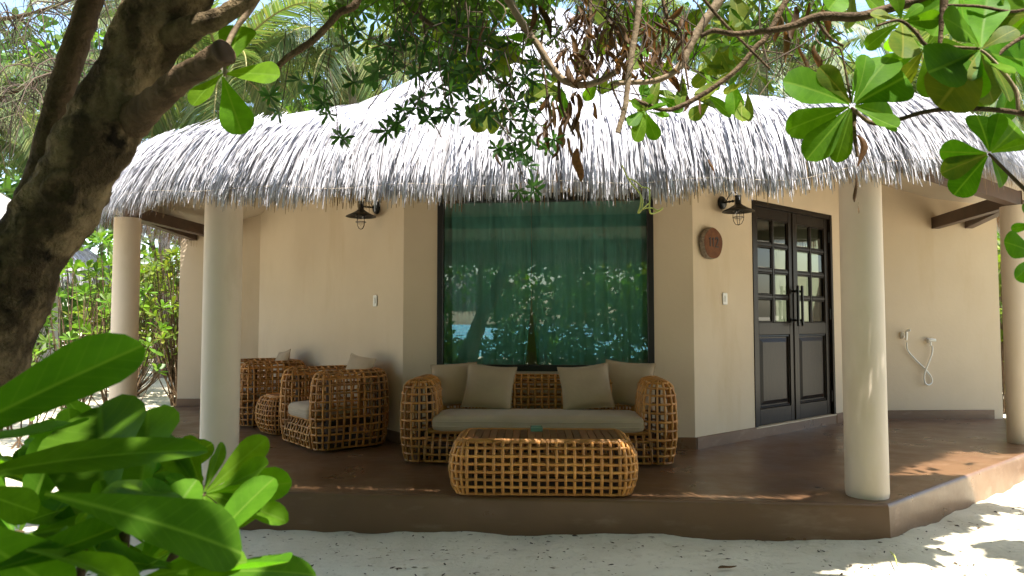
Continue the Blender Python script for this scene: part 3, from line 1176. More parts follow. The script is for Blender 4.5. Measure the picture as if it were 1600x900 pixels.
def u_stations(W_, D_, h, step, cr=.16, zin=.27):
    """loop round a U of thickness 2h: outer side, cap, inner side, cap. Open end at -y"""
    x0, x1, y0, y1 = -W_ / 2 + h, W_ / 2 - h, -D_ / 2 + h, D_ / 2 - h
    path = []
    k = max(2, int((y1 - cr - y0) / step))
    path += [(V((x0, lerp(y0, y1 - cr, i / k))), V((-1, 0))) for i in range(k)]
    na = max(3, int(cr * PI / 2 * 1.35 / step))
    path += [(V((x0 + cr - cr * math.cos(a), y1 - cr + cr * math.sin(a))), V((-math.cos(a), math.sin(a)))) for a in [PI / 2 * i / na for i in range(na)]]
    k2 = max(2, int((x1 - x0 - 2 * cr) / step))
    path += [(V((lerp(x0 + cr, x1 - cr, i / k2), y1)), V((0, 1))) for i in range(k2)]
    path += [(V((x1 - cr + cr * math.sin(a), y1 - cr + cr * math.cos(a))), V((math.sin(a), math.cos(a)))) for a in [PI / 2 * i / na for i in range(na)]]
    path += [(V((x1, lerp(y1 - cr, y0, i / k))), V((1, 0))) for i in range(k)]
    path.append((V((x1, y0)), V((1, 0))))
    st = [(c, d, h, 0.0) for c, d in path]
    nc = max(4, int(PI * h / step))
    st += [(V((x1, y0)), V((math.cos(PI * i / nc), -math.sin(PI * i / nc))), h, 0.0) for i in range(1, nc)]
    st += [(c, -d, h, zin) for c, d in reversed(path)]
    st += [(V((x0, y0)), V((math.cos(PI * i / nc), -math.sin(PI * i / nc))), h, 0.0) for i in range(1, nc)]
    return st, (x0, x1, y0, y1)


def seat_unit(root, W_, D_, H_, h, step, rad, levels, seat_h, cush_t):
    prof_r = [(0, .74), (.10, .86), (.25, .99), (.42, 1.03), (.58, 1.0), (.72, .93), (.84, .78), (.93, .50), (1, .02)]
    prof_z = [(0, .025), (.10, .09), (.25, .19), (.42, .32), (.58, .44), (.72, .545), (.84, .615), (.93, .645), (1, .655)]
    sc = H_ / .655

    def prof(q):
        return interp(q, [p[0] for p in prof_r], [p[1] for p in prof_r]), sc * interp(q, [p[0] for p in prof_z], [p[1] for p in prof_z])
    st, (x0, x1, y0, y1) = u_stations(W_, D_, h, step, zin=seat_h - .02)
    mv, mh = MB(), MB()
    lattice(st, prof, levels, mv, mh, rad)
    # apron across the front below the seat
    xa, xb = x0 + h * .55, x1 - h * .55
    ya = -D_ / 2 + .015
    nxv = int((xb - xa) / step)
    za, zb = .03, seat_h

    def ap(t, q):
        z = lerp(za, zb, q)
        return V((lerp(xa, xb, t), ya + .045 - .05 * math.sin(PI * min(1, q * .8 + .2)), z))
    for i in range(nxv + 1):
        t = i / nxv
        pts = [ap(t, q / 8) + V((0, .0045 * math.cos((q * .5 + i) * PI), 0)) for q in range(9)]
        pts += [V((pts[-1].x, ya + .09, zb + .006)), V((pts[-1].x, ya + .22, zb + .006))]
        mv.tube(pts, rad, 5, cap=False)
    nh = 5
    for j in range(nh):
        q = j / (nh - 1)
        mh.tube([ap(i / nxv, q) + V((0, -.0045 * math.cos((j + i) * PI), 0)) for i in range(nxv + 1)], rad * .95, 5, cap=False)
    for yy in (.03, .09, .15):
        mh.tube([V((lerp(xa, xb, i / 12), ya + yy, zb + .012)) for i in range(13)], rad, 5, cap=False)
    mv.put('upright_canes', M['cane'], root, local=True, kind='stuff')
    mh.put('cross_canes', M['cane'], root, local=True, kind='stuff')
    # dark frame inside the arms and under the seat
    co = MB()
    co.box(x0 - h * .2, x1 + h * .2, y0 + .06, y1 + .0, .02, .05, None, .006)
    for cx in (x0, x1):
        co.box(cx - .02, cx + .02, y0 + .02, y0 + .06, .0, H_ * .9, None, .006)
        co.box(cx - .02, cx + .02, y1 - .04, y1 + .0, .0, H_ * .9, None, .006)
    co.box(x0 + .02, x1 - .02, y0 + .03, y1 - h * .5, seat_h - .045, seat_h - .008, None, .006)
    co.put('inner_frame', M['core'], root, local=True)
    cw, cd = x1 - x0 - 2 * h * .92, D_ - 2 * h - .02
    me = rbox(cw, cd, cush_t, .045, 12, .018)
    put('seat_cushion', me, M['cushion'], root, Matrix.Translation((0, -D_ / 2 + cd / 2 + .005, seat_h + .012)), local=True)
    pip = MB()
    loop = []
    for zz in (.045, cush_t - .045):
        rr_ = .05
        X, Y = cw / 2, cd / 2
        loop = []
        for (sx, sy, a0) in ((1, -1, -PI / 2), (1, 1, 0), (-1, 1, PI / 2), (-1, -1, PI)):
            for k in range(6):
                a = a0 + k / 5 * PI / 2
                loop.append(V((sx * (X - rr_) + rr_ * math.cos(a), -D_ / 2 + cd / 2 + .005 + sy * (Y - rr_) + rr_ * math.sin(a), seat_h + .012 + zz)))
        pip.tube(loop, .004, 5, closed=True)
    pip.put('cushion_piping', M['cushion'], root, local=True)


# ---- sofa
sofa_rz = -.055
SC_ = V((.215, 5.90, FZ))
sofa = thing('rattan_sofa', 'long honey rattan sofa with taupe seat cushion under the window', 'sofa', SC_, sofa_rz)
seat_unit(sofa, 2.16, .80, .655, .135, .058, .0105, 11, .245, .125)


def sofa_pt(x, y, z):
    return WM[sofa] @ V((x, y, z))


pz = .245 + .012 + .125 + .012
g = 'scatter pillows on the sofa'
pillow(sofa_pt(-.70, .13, pz), .40, .37, .13, sofa_rz + .10, -.22, -.06, 1, 'taupe pillow at the armchair end of the sofa, half behind another', g)
pillow(sofa_pt(-.43, -.02, pz), .42, .38, .14, sofa_rz - .12, -.38, .07, 2, 'taupe pillow leaning in front of another at the armchair end of the sofa', g)
pillow(sofa_pt(.42, -.02, pz), .43, .38, .14, sofa_rz + .14, -.36, -.08, 3, 'taupe pillow leaning in front of another at the door end of the sofa', g)
pillow(sofa_pt(.74, .13, pz), .42, .39, .13, sofa_rz - .15, -.22, .08, 4, 'taupe pillow at the door end of the sofa, half behind another', g)


# ---- barrel shaped tables
def rr_stations(w, d, cr, step):
    pts = []
    X, Y = w / 2, d / 2
    for (sx, sy, a0, L_) in ((1, -1, -PI / 2, d), (1, 1, 0, w), (-1, 1, PI / 2, d), (-1, -1, PI, w)):
        na = max(3, int(cr * PI / 2 * 1.5 / step))
        for k in range(na):
            a = a0 + k / na * PI / 2
            pts.append((V((sx * (X - cr) + cr * math.cos(a), sy * (Y - cr) + cr * math.sin(a))), V((math.cos(a), math.sin(a)))))
        a = a0 + PI / 2
        e = V((-math.sin(a), math.cos(a)))
        run = L_ - 2 * cr
        p = V((sx * (X - cr) + cr * math.cos(a), sy * (Y - cr) + cr * math.sin(a)))
        kk = max(1, int(run / step))
        e2 = V((math.cos(a + PI / 2), math.sin(a + PI / 2)))
        for k in range(kk):
            pts.append((p + e2 * (run * k / kk), V((math.cos(a), math.sin(a)))))
    return pts


def barrel_table(root, w, d, H_, cr, step, rad, levels, nslat, bulge=.055, slats_along_y=True):
    st = [(p, dd, 1.0, 0.0) for p, dd in rr_stations(w, d, cr, step)]

    def prof(q):
        r = interp(q, [0, .12, .3, .5, .7, .88, .97, 1], [-.055, -.022, 0, .006, -.004, -.036, -.062, -.078]) * (bulge / .055)
        return r, lerp(.02, H_ - .008, interp(q, [0, .9, 1], [0, .96, 1]))
    mv, mh = MB(), MB()
    lattice(st, prof, levels, mv, mh, rad)
    mv.put('upright_canes', M['cane'], root, local=True, kind='stuff')
    mh.put('cross_canes', M['cane'], root, local=True, kind='stuff')
    ins = .078 * bulge / .055
    rim = MB()
    for k, (o, zz) in enumerate(((ins, -.004), (ins + .018, .002))):
        rim.tube([V((p.x - dd.x * o, p.y - dd.y * o, H_ + zz)) for p, dd in rr_stations(w, d, cr, .03)], .011, 6, closed=True)
    rim.put('rim', M['cane'], root, local=True)
    ix, iy = w / 2 - ins - .030, d / 2 - ins - .030
    sw = 2 * ix / nslat
    rr = random.Random(5)
    me = None
    for k in range(nslat):
        if me is None:
            b = MB(); b.box(-sw / 2 + .0018, sw / 2 - .0018, -iy, iy, -.018, 0, None, .003)
            me = b.mesh('slat')
        put('slat', me, M['slat'], root, Matrix.Translation((-ix + sw * (k + .5), 0, H_ + .004 + rr.uniform(-.0015, .0015))), local=True)
    co = MB()
    co.box(-w / 2 + .11, w / 2 - .11, -d / 2 + .10, d / 2 - .10, .012, .03, None, .004)
    for sx in (-1, 1):
        for sy in (-1, 1):
            cx, cy = sx * (w / 2 - .12), sy * (d / 2 - .11)
            co.box(cx - .016, cx + .016, cy - .016, cy + .016, 0, H_ - .02, None, .004)
    co.put('inner_frame', M['core'], root, local=True)


ct = thing('coffee_table', 'barrel shaped rattan coffee table with slatted wooden top before the sofa', 'coffee table', (.205, 4.815, FZ), -.03)
barrel_table(ct, 1.19, .62, .350, .115, .054, .0105, 7, 20, .042)

# ashtray on it
p = P(838, 668.5, 5.0)
zt = FZ + .352
ash = thing('ashtray', 'small square green glass ashtray on the coffee table', 'ashtray', (p.x, 4.97, zt))
m = MB(); m.box(-.042, .042, -.042, .042, .002, .012, None, .004)
m.put('glass_base', M['bottle_glass'], ash, local=True)
for a in range(4):
    m = MB(); m.box(-.042, .042, -.042, -.032, .012, .034, None, .004)
    m.put('glass_side', M['bottle_glass'], ash, Matrix.Rotation(a * PI / 2, 4, 'Z'), local=True)

# ---- armchairs and side table, backs to the angled wall
e = fL.e                                   # runs from the far end towards the window
inw = -fL.n                                # towards the wall
chair_rz = math.atan2(inw.y, inw.x) - PI / 2
CW, CD = .90, .78


def along(base, s, dpt):
    p = V(base) - e * s + inw * dpt
    return V((p.x, p.y, FZ))


fr_corner = (-1.63, 5.99)
ch1 = thing('rattan_armchair', 'rattan armchair nearest the sofa, its seat cushion showing past the arm', 'armchair', along(fr_corner, CW / 2, CD / 2), chair_rz, 'rattan armchairs along the side wall')
seat_unit(ch1, CW, CD, .685, .115, .058, .0102, 11, .25, .12)
ch2 = copy_tree(ch1)
ch2.location = along(fr_corner, 1.85 + CW / 2, CD / 2)
ch2['label'] = 'rattan armchair beyond the little rattan side table, partly behind a column'
g = 'pillows on the rattan armchairs'
q = along(fr_corner, CW / 2 - .0, CD - .26)
pillow((q.x, q.y, FZ + .39), .42, .42, .13, chair_rz + .12, -.26, .10, 5, 'taupe pillow in the armchair nearest the sofa', g)
q = along(fr_corner, 1.85 + CW / 2 + .0, CD - .26)
pillow((q.x, q.y, FZ + .39), .42, .41, .13, chair_rz - .05, -.26, -.10, 6, 'taupe pillow in the armchair beyond the side table', g)
q = along(fr_corner, 1.375, .27)
sd = thing('side_table', 'small barrel shaped rattan side table between the two armchairs', 'side table', q, chair_rz)
barrel_table(sd, .52, .50, .375, .16, .052, .008, 8, 9)
# ================================================================ vegetation helpers
def leaf_mesh(name, wmax=.19, fold=.10, curl=.18, tw=0.0, wave=.0, tip=.93, seed=0):
    ys = [0, .05, .12, .22, .34, .47, .60, .72, .82, .90, .96, 1.0]
    ws = [.06, .10, .18, .31, .49, .70, .88, 1.0, .98, .82, .57, .16]
    ks = [-1, -.6, -.12, 0, .12, .6, 1]
    Vs, Fs = [], []
    for i, y in enumerate(ys):
        w = max(.012, ws[i] * wmax) if i else .014
        for k in ks:
            x = k * w
            z = abs(x) * fold * 1.6 - curl * y * y + .35 * curl * y + wave * math.sin(9 * y + seed + k) * abs(k) * w + tw * x * y
            Vs.append((x, y, z))
    n = len(ks)
    for i in range(len(ys) - 1):
        for k in range(n - 1):
            Fs.append((i * n + k, i * n + k + 1, (i + 1) * n + k + 1, (i + 1) * n + k))
    return npmesh(name, Vs, Fs, True)


LEAVES = [leaf_mesh('broad_leaf', .20, .10, .16, 0, .05, seed=0), leaf_mesh('broad_leaf', .18, .25, .30, .10, .09, seed=2),
          leaf_mesh('broad_leaf', .215, .05, .05, -.12, .07, seed=4), leaf_mesh('broad_leaf', .19, .18, -.10, .06, .1, seed=6)]
FLAT = [leaf_mesh('broad_leaf', .20, .12, .14, .06, .12, seed=1), leaf_mesh('broad_leaf', .20, .20, -.12, -.10, .16, seed=3), leaf_mesh('broad_leaf', .20, .06, .22, .14, .10, seed=5)]


def with_mat(mes, m, tag):
    out = []
    for me in mes:
        c = me.copy(); c.name = tag
        c.materials.append(m)
        out.append(c)
    return out


LF = with_mat(LEAVES, M['leaf'], 'broad_leaf')
LFF = with_mat(FLAT, M['leaf'], 'flat_leaf')
LFY = with_mat(FLAT, M['leaf_y'], 'yellowing_leaf')
LFB = with_mat(LEAVES, M['leaf_far'], 'shrub_leaf')


def leaf(parent, me, base, tip, hint, wf=1.0, name='leaf'):
    base, tip, hint = V(base), V(tip), V(hint)
    y = tip - base
    L_ = y.length
    y.normalize()
    n = hint - y * hint.dot(y)
    if n.length < 1e-4: n = y.orthogonal()
    n.normalize()
    x = y.cross(n)
    Mx = Matrix(((x.x * L_ * wf, y.x * L_, n.x * L_, base.x), (x.y * L_ * wf, y.y * L_, n.y * L_, base.y), (x.z * L_ * wf, y.z * L_, n.z * L_, base.z), (0, 0, 0, 1)))
    return put(name, me, None, parent, Mx)


def rosette(parent, c, axis, n, L_, meshes, rr, lo=25, hi=95, wf=1.0):
    axis = V(axis).normalized()
    a = axis.orthogonal().normalized()
    b = axis.cross(a)
    ph0 = rr.uniform(0, 6.28)
    for i in range(n):
        f = (i + .5) / n
        th = math.radians(lerp(lo, hi, f) + rr.gauss(0, 7))
        ph = ph0 + i * 2.4 + rr.gauss(0, .15)
        r = a * math.cos(ph) + b * math.sin(ph)
        d = axis * math.cos(th) + r * math.sin(th)
        nrm = axis * math.sin(th) - r * math.cos(th)
        l = L_ * lerp(.62, 1.0, f ** .5) * rr.uniform(.85, 1.12)
        p0 = V(c) + d * (.03 * L_) - axis * (L_ * .12 * f)
        leaf(parent, rr.choice(meshes), p0, p0 + d * l, nrm + V((rr.gauss(0, .15), rr.gauss(0, .15), rr.gauss(0, .15))), wf * rr.uniform(.88, 1.15))


def stamp(name, Pn, A, Nn, L_, Wd, parent, mt, kind='stuff', rows=((0, .12), (.4, .8), (.75, 1.0), (1.0, .2)), bend=.15):
    """many small leaves as one mesh. Pn base points, A axes, Nn normals (unit, n x 3), L_, Wd arrays"""
    Pn, A, Nn = np.asarray(Pn), np.asarray(A), np.asarray(Nn)
    A = A / np.linalg.norm(A, axis=1, keepdims=True)
    Nn = Nn - A * np.sum(A * Nn, 1, keepdims=True)
    Nn = Nn / np.maximum(1e-6, np.linalg.norm(Nn, axis=1, keepdims=True))
    B = np.cross(A, Nn)
    n = len(Pn)
    L_ = np.broadcast_to(L_, (n,))[:, None]
    Wd = np.broadcast_to(Wd, (n,))[:, None]
    vs = []
    for y, w in rows:
        c = Pn + A * (L_ * y) - Nn * (L_ * bend * y * y)
        vs += [c - B * (Wd * w * .5), c + B * (Wd * w * .5)]
    k = len(rows)
    Vs = np.stack(vs, 1).reshape(-1, 3)
    f = np.array([(2 * i, 2 * i + 1, 2 * i + 3, 2 * i + 2) for i in range(k - 1)])
    Fs = (f[None] + (np.arange(n) * 2 * k)[:, None, None]).reshape(-1, 4)
    return put(name, npmesh(name, Vs, Fs, False), mt, parent, kind=kind)


def rnd_unit(n):
    v = NR.normal(size=(n, 3))
    return v / np.linalg.norm(v, axis=1, keepdims=True)


def limb(pts, radii, n=24, sides=10, wob=.06, seed=0, pits=()):
    from mathutils import noise
    path = spline(pts, n)
    m = len(radii) - 1
    rings = []
    prev = None
    for i, p in enumerate(path):
        f = i / n * m
        k = min(int(f), m - 1)
        r = lerp(radii[k], radii[k + 1], f - k)
        t = (path[min(i + 1, n)] - path[max(i - 1, 0)]).normalized()
        if prev is None:
            x = t.cross(V((1, 0, 0)) if abs(t.x) < .8 else V((0, 1, 0))).normalized()
        else:
            x = (prev - t * prev.dot(t)).normalized()
        prev = x
        y = t.cross(x)
        ring = []
        for s in range(sides):
            a = 2 * PI * s / sides
            d = x * math.cos(a) + y * math.sin(a)
            q = p + d * r
            w = noise.noise(q * (.55 / r) + V((seed, 0, 0))) + .5 * noise.noise(q * (1.6 / r) + V((0, seed, 0))) + .3 * noise.noise(q * (4 / r))
            rad = r * (1 + wob * w * 2)
            for pc, pr, dep in pits:
                dd = (q - pc).length / pr
                if dd < 1.6:
                    rad -= dep * math.exp(-(dd * 1.5) ** 2)
                    rad += dep * .25 * math.exp(-((dd - 1.15) * 4) ** 2)
            ring.append(p + d * rad)
        rings.append(ring)
    m = MB(); m.rings(rings, smooth=True, cap=True)
    return m


# ================================================================ leaning tree in front of the veranda
lt = thing('leaning_tree', 'dark rough trunk leaning across the near corner of the veranda', 'tree', (-1.72, 2.0, 0))
D0 = 2.0
tp = [(-150, 1150, .175), (-120, 800, .14), (-34, 560, .116), (14, 450, .109), (79, 340, .102), (150, 225, .096), (206, 100, .092), (262, 0, .098), (330, -120, .092), (420, -280, .075)]
pits = [(P(88, 296, D0 - .125), .045, .055), (P(228, 158, D0 - .11), .034, .035), (P(168, 158, D0 - .12), .03, .02), (P(120, 395, D0 - .12), .028, .02), (P(262, 8, D0 - .12), .03, .03), (P(205, 108, D0 - .12), .025, .02)]
limb([P(u, v, D0) for u, v, r in tp], [r for u, v, r in tp], 240, 96, .10, 3, pits).put('trunk', M['bark'], lt)
limb([P(38, 340, D0 + .06), P(66, 260, D0 + .12), P(86, 180, D0 + .16), P(112, 90, D0 + .2), P(142, 0, D0 + .24), P(190, -140, D0 + .3)], [.045, .040, .038, .039, .036, .03], 40, 18, .06, 5).put('branch', M['bark_smooth'], lt)
st_ = limb([P(180, 222, D0 + .06), P(212, 186, D0 - .03), P(245, 155, D0 - .12), P(288, 120, D0 - .17), P(332, 92, D0 - .22), P(352, 79, D0 - .24)], [.030, .044, .037, .031, .030, .031], 44, 28, .10, 8)
stub = st_.put('broken_branch', M['bark_smooth'], lt)
ce, ca = P(351, 80, D0 - .245), (P(352, 79, D0 - .24) - P(332, 92, D0 - .22)).normalized()
m = MB(); m.lathe([(.029, -.012), (.031, .0), (.026, .007), (.012, .011), (0, .009)], 16, Matrix.Translation(ce) @ ca.to_track_quat('Z', 'Y').to_matrix().to_4x4())
m.put('cut_end', M['core'], stub)
limb([P(268, 60, D0), P(310, 40, D0 - .05), P(352, 22, D0 - .06), P(400, -15, D0 - .06), P(470, -90, D0)], [.05, .031, .025, .022, .018], 26, 14, .06, 11).put('branch', M['bark'], lt)
limb([P(430, 108, 2.2), P(452, 88, 2.2), P(490, 62, 2.2), P(528, 22, 2.2), P(562, -15, 2.2), P(560, -200, 2.3), P(440, -290, D0)], [.009, .010, .011, .011, .013, .016, .03], 44, 10, .05, 13).put('branch', M['bark_smooth'], lt)
limb([P(352, 118, 2.0), P(353, 80, 2.02), P(368, 45, 2.04), P(398, 5, 2.06), P(430, -60, 2.1)], [.006, .008, .008, .009, .011], 20, 8, .05, 15).put('branch', M['bark_pale'], lt)
for (u0, v0), (u1, v1), dz_, wf, hint in (
        ((350, 116), (434, 112), -.02, 1.45, (0, -.9, .5)), ((348, 120), (378, 208), .02, 1.42, (.2, -1, .3)), ((347, 116), (298, 160), -.05, 1.5, (-.3, -1, .3)),
        ((354, 108), (376, 34), .08, 1.4, (.1, -1, -.2)), ((346, 112), (296, 92), .10, 1.2, (0, -1, .4))):
    b_ = P(u0, v0, 2.0)
    leaf(lt, LFF[0], b_, P(u1, v1, 2.0 + dz_), hint, wf)
# its crown shades the sand and the trunk
KX, KY = SUN.x / SUN.z, -SUN.y / SUN.z


def crown(parent, mt, n, xr, yr, zr, L0, keep, clump=.45, nclump=120, name='crown'):
    cs = []
    while len(cs) < nclump:
        c = np.array([R.uniform(*xr), R.uniform(*yr), R.uniform(*zr)])
        if keep(c): cs.append(c)
    cs = np.array(cs)
    idx = NR.randint(0, len(cs), n * 2)
    p = cs[idx] + NR.normal(size=(n * 2, 3)) * np.array([clump, clump, clump * .45])
    ok = np.array([keep(q) for q in p])
    p = p[ok][:n]
    k = len(p)
    A = rnd_unit(k); A[:, 2] = -np.abs(A[:, 2]) * .6; A[:, 1] = -np.abs(A[:, 1]) - .15
    Nn = rnd_unit(k) * .6 + np.array([0, 0, 1.0])
    L_ = L0 * NR.uniform(.7, 1.25, k)
    return stamp(name, p, A, Nn, L_, L_ * .42, parent, mt)


def keep_shade(c):
    x, y, z = c
    if z < 2.45 or z < 1.36 + .475 * y: return False
    ex = x - KX * (z - 2.1)
    if y + KY * (z - 2.1) > 3.89 - .10 * (ex - 2.3) + max(0, ex - 2.3) * .9: return False          # leaves the thatch in the sun
    sx, sy = x - KX * z, y + KY * z          # where its shadow meets the sand
    px, py = x - KX * (z - 2.0), y + KY * (z - 2.0)      # and the height of the hanging branches
    if (-.3 < px < 1.9 and 1.7 < py < 3.0 and noise2(px, py, 3.0, 9) > -.12): return False
    if .0 < px < 1.15 and 2.25 < py < 3.15: return False
    qx, qy = x - KX * (z - 1.0), y + KY * (z - 1.0)      # dapples on the near shrub
    if -1.1 < qx < -.15 and .6 < qy < 1.45 and noise2(qx, qy, 3.2, 7) > .20: return False
    if (-.98 < px < -.55 and 1.8 < py < 2.2): return False
    if sx > 1.5 and sy > 3.2 and (sy < 4.25 if sx < 2.2 else (sx - 2.27) * .63 > (sy - 4.3) * .78):                     # sunny patches on the sand by the far corner
        h = noise2(sx * 1.0, sy * 2.2, 1.6, 4) + noise2(sx, sy * 2.2, 4.0, 6) * .6
        if h > .10 - .14 * (sx - 1.5): return False
    return True


crown(lt, M['leaf_mass'], 20000, (-5.2, .2), (-3.0, 3.5), (2.6, 4.2), .15, keep_shade)
for a_, b_ in (((420, -280), (-3.4, 1.2, 3.3)), ((420, -280), (-.6, .6, 3.6)), ((330, -120), (-2.2, 3.0, 3.1))):
    q = P(*a_, D0)
    limb([q, q.lerp(V(b_), .5) + V((0, 0, .2)), V(b_)], [.07, .045, .02], 16, 10, .05, 4).put('branch', M['bark'], lt)

# ================================================================ drooping small-leaved tree over the roof
dt = thing('drooping_tree', 'fine-twigged tree with dangling dry brown leaves and small green rosettes before the roof', 'tree', (1.4, -1.3, 0))
limb([(1.4, -1.3, -.1), (1.35, -1.2, 1.2), (1.2, -.9, 2.4), (1.0, -.2, 3.2), (.8, 1.2, 3.6), (.6, 2.3, 3.4)], [.17, .14, .12, .10, .07, .05], 50, 16, .06, 2).put('trunk', M['bark_smooth'], dt)
DB = 2.6
PX = DB / FPX
paths = [
    ([(700, -170), (775, -30), (800, 8), (815, 35), (840, 70), (862, 105), (882, 126), (908, 133), (936, 127), (962, 113)], [16, 14, 13, 12, 11, 11, 11, 11, 10, 9], 2.60, 'bark_pale'),
    ([(955, 131), (985, 129), (1020, 127), (1048, 116), (1066, 98), (1080, 68), (1098, 38), (1128, -8), (1170, -110)], [7, 8, 9, 10, 11, 13, 14, 15, 18], 2.55, 'bark_pale'),
    ([(1004, -120), (999, -10), (994, 40), (986, 90), (981, 130), (976, 170), (965, 207)], [12, 11, 10, 10, 9, 9, 8], 2.45, 'bark_pale'),
    ([(990, 155), (1010, 163), (1040, 172), (1070, 163), (1110, 140), (1150, 110), (1180, 75), (1202, 50), (1260, -60)], [6, 7, 7, 8, 8, 8, 9, 9, 10], 2.35, 'bark_smooth'),
    ([(873, 126), (875, 158), (885, 185), (898, 213)], [6, 5, 5, 3], 2.62, 'bark_smooth'),
    ([(560, -90), (628, -4), (650, 20), (680, 42), (722, 60), (730, 82)], [12, 9, 8, 8, 7, 3], 2.8, 'bark_smooth'),
    ([(1060, -60), (1098, -4), (1130, 35), (1165, 70), (1203, 108)], [6, 5, 5, 4, 4], 2.2, 'bark_smooth'),
    ([(920, -40), (922, 10), (921, 45), (919, 75), (905, 105)], [7, 6, 6, 5, 4], 2.65, 'bark_smooth'),
    ([(955, 131), (962, 150), (975, 180), (990, 210)], [4, 3, 3, 2], 2.5, 'bark_smooth'),
    ([(640, -60), (665, 60), (655, 110), (662, 160), (690, 215)], [4, 3, 3, 2, 2], 2.7, 'bark_smooth'),
    ([(880, -60), (850, 40), (846, 90), (853, 130), (860, 190), (872, 250)], [6, 5, 4, 4, 3, 3], 2.7, 'bark_smooth'),
    ([(1030, -60), (1040, 20), (1062, 45), (1068, 85), (1076, 140)], [7, 6, 5, 4, 3], 2.5, 'bark_smooth'),
]
for pts, wd, d, mt in paths:
    limb([P(u, v, d) for u, v in pts], [w / 2 * d / FPX for w in wd], len(pts) * 7, 9, .07, len(pts)).put('branch', M[mt], dt)
# dangling dry leaves, each one a leaf
DRY = []
for k in range(4):
    b = MB()
    rr = random.Random(40 + k)
    ph = rr.uniform(0, 6)
    rings = []
    for i in range(8):
        y = i / 7
        w = .17 * math.sin(PI * (y * .93 + .05)) ** .8 + .012
        c = []
        for j in range(5):
            x = -1 + j / 2
            ang = x * (1.5 + .8 * math.sin(3 * y + ph))
            c.append((w * math.sin(ang) * .62 + .05 * math.sin(5 * y + ph), y, .6 * w * (1 - math.cos(ang)) + .07 * math.sin(4 * y + ph)))
        rings.append(c)
    b.rings(rings, smooth=True, cap=False, closed=False)
    me = b.mesh('dry_leaf'); me.materials.append(M['dry_leaf']); DRY.append(me)
rr = random.Random(21)


def dry(u, v, d, lpx, tilt=.25):
    b = P(u, v, d)
    L_ = lpx * d / FPX
    t = b + V((rr.gauss(0, tilt), rr.gauss(0, tilt), -1)).normalized() * L_
    leaf(dt, rr.choice(DRY), b, t, (rr.gauss(0, 1), rr.gauss(0, 1), .2), rr.uniform(.7, 1.5), 'dry_leaf')


for k in range(200):
    u = rr.gauss(968, 62); v = rr.gauss(62, 34)
    if not (868 < u < 1085 and -20 < v < 118): continue
    dry(u, v, rr.uniform(2.45, 2.85), rr.uniform(16, 44), .55)
for k in range(26):
    dry(rr.uniform(845, 905), rr.uniform(140, 225), rr.uniform(2.55, 2.75), rr.uniform(26, 44))
for u, v, l in ((903, 232, 52), (892, 158, 45), (925, 160, 30), (1110, 248, 36), (1338, 212, 52), (1338, 272, 44), (1342, 316, 18), (775, 240, 24), (760, 20, 50), (830, 5, 45), (845, 10, 60), (1075, 150, 28), (1092, 150, 34), (735, 55, 22), (860, 30, 40), (1250, 60, 60), (1262, 5, 60), (1240, 10, 55), (1290, 15, 50), (1275, 70, 45), (1225, 50, 48), (1210, 20, 44), (870, 262, 24), (905, 190, 28)):
    dry(u, v, 2.5, l, .15)
# small green rosettes hanging before the thatch
Pn, A, Nn, Ls, Wd = [], [], [], [], []
tw = MB()


def sprig(c, n, l, d):
    ax = V((rr.gauss(0, .3), -.75 + rr.gauss(0, .3), -.35 + rr.gauss(0, .3))).normalized()
    a = ax.orthogonal().normalized(); b = ax.cross(a)
    for i in range(n):
        ph = i * 2 * PI / n + rr.gauss(0, .25)
        th = rr.uniform(.75, 1.5)
        dirv = ax * math.cos(th) + (a * math.cos(ph) + b * math.sin(ph)) * math.sin(th)
        Pn.append(c); A.append(dirv); Nn.append(ax); Ls.append(l * rr.uniform(.75, 1.2)); Wd.append(l * rr.uniform(.22, .32))


spots = [(668, 98), (645, 118), (690, 130), (700, 92), (732, 75), (752, 100), (722, 115), (740, 130), (765, 125), (775, 108), (790, 130), (660, 150), (672, 140), (690, 170), (640, 178), (655, 172), (672, 182), (630, 188), (615, 198), (600, 205), (700, 175), (712, 182), (735, 180), (748, 176), (762, 172), (778, 178), (790, 168), (800, 190), (815, 205), (805, 150), (823, 170), (838, 190), (830, 215), (820, 245), (806, 230), (822, 255), (823, 293), (815, 300), (831, 297), (520, 175), (528, 212), (508, 165), (440, 170), (420, 160), (490, 130), (470, 125), (555, 130), (585, 118), (610, 85), (590, 60), (560, 50), (545, 80), (625, 60), (640, 40), (650, 75), (600, 100), (620, 110), (705, 60), (690, 30), (715, 40), (745, 45), (760, 60), (775, 75), (735, 98), (758, 148), (720, 150), (700, 150), (684, 108), (712, 108), (852, 235), (862, 215), (848, 165), (790, 210), (780, 232), (800, 250), (838, 130), (858, 110), (818, 120), (836, 100)]
for k, (u, v) in enumerate(spots):
    d = rr.uniform(2.5, 2.85)
    for q in range(rr.choice((1, 1, 1, 2))):
        c = P(u + rr.gauss(0, 5), v + rr.gauss(0, 5), d)
        sprig(c, rr.randint(6, 9), rr.uniform(17, 25) * d / FPX, d)
    c = P(u, v, d)
    top_ = P(lerp(u, 730 if u > 560 else 520, .35) + rr.gauss(0, 10), max(-20, v - rr.uniform(50, 130)), d + .05)
    tw.tube(spline([top_, top_.lerp(c, .5) + V((rr.gauss(0, .015), rr.gauss(0, .015), -.01)), c], 7), .0017, 4)
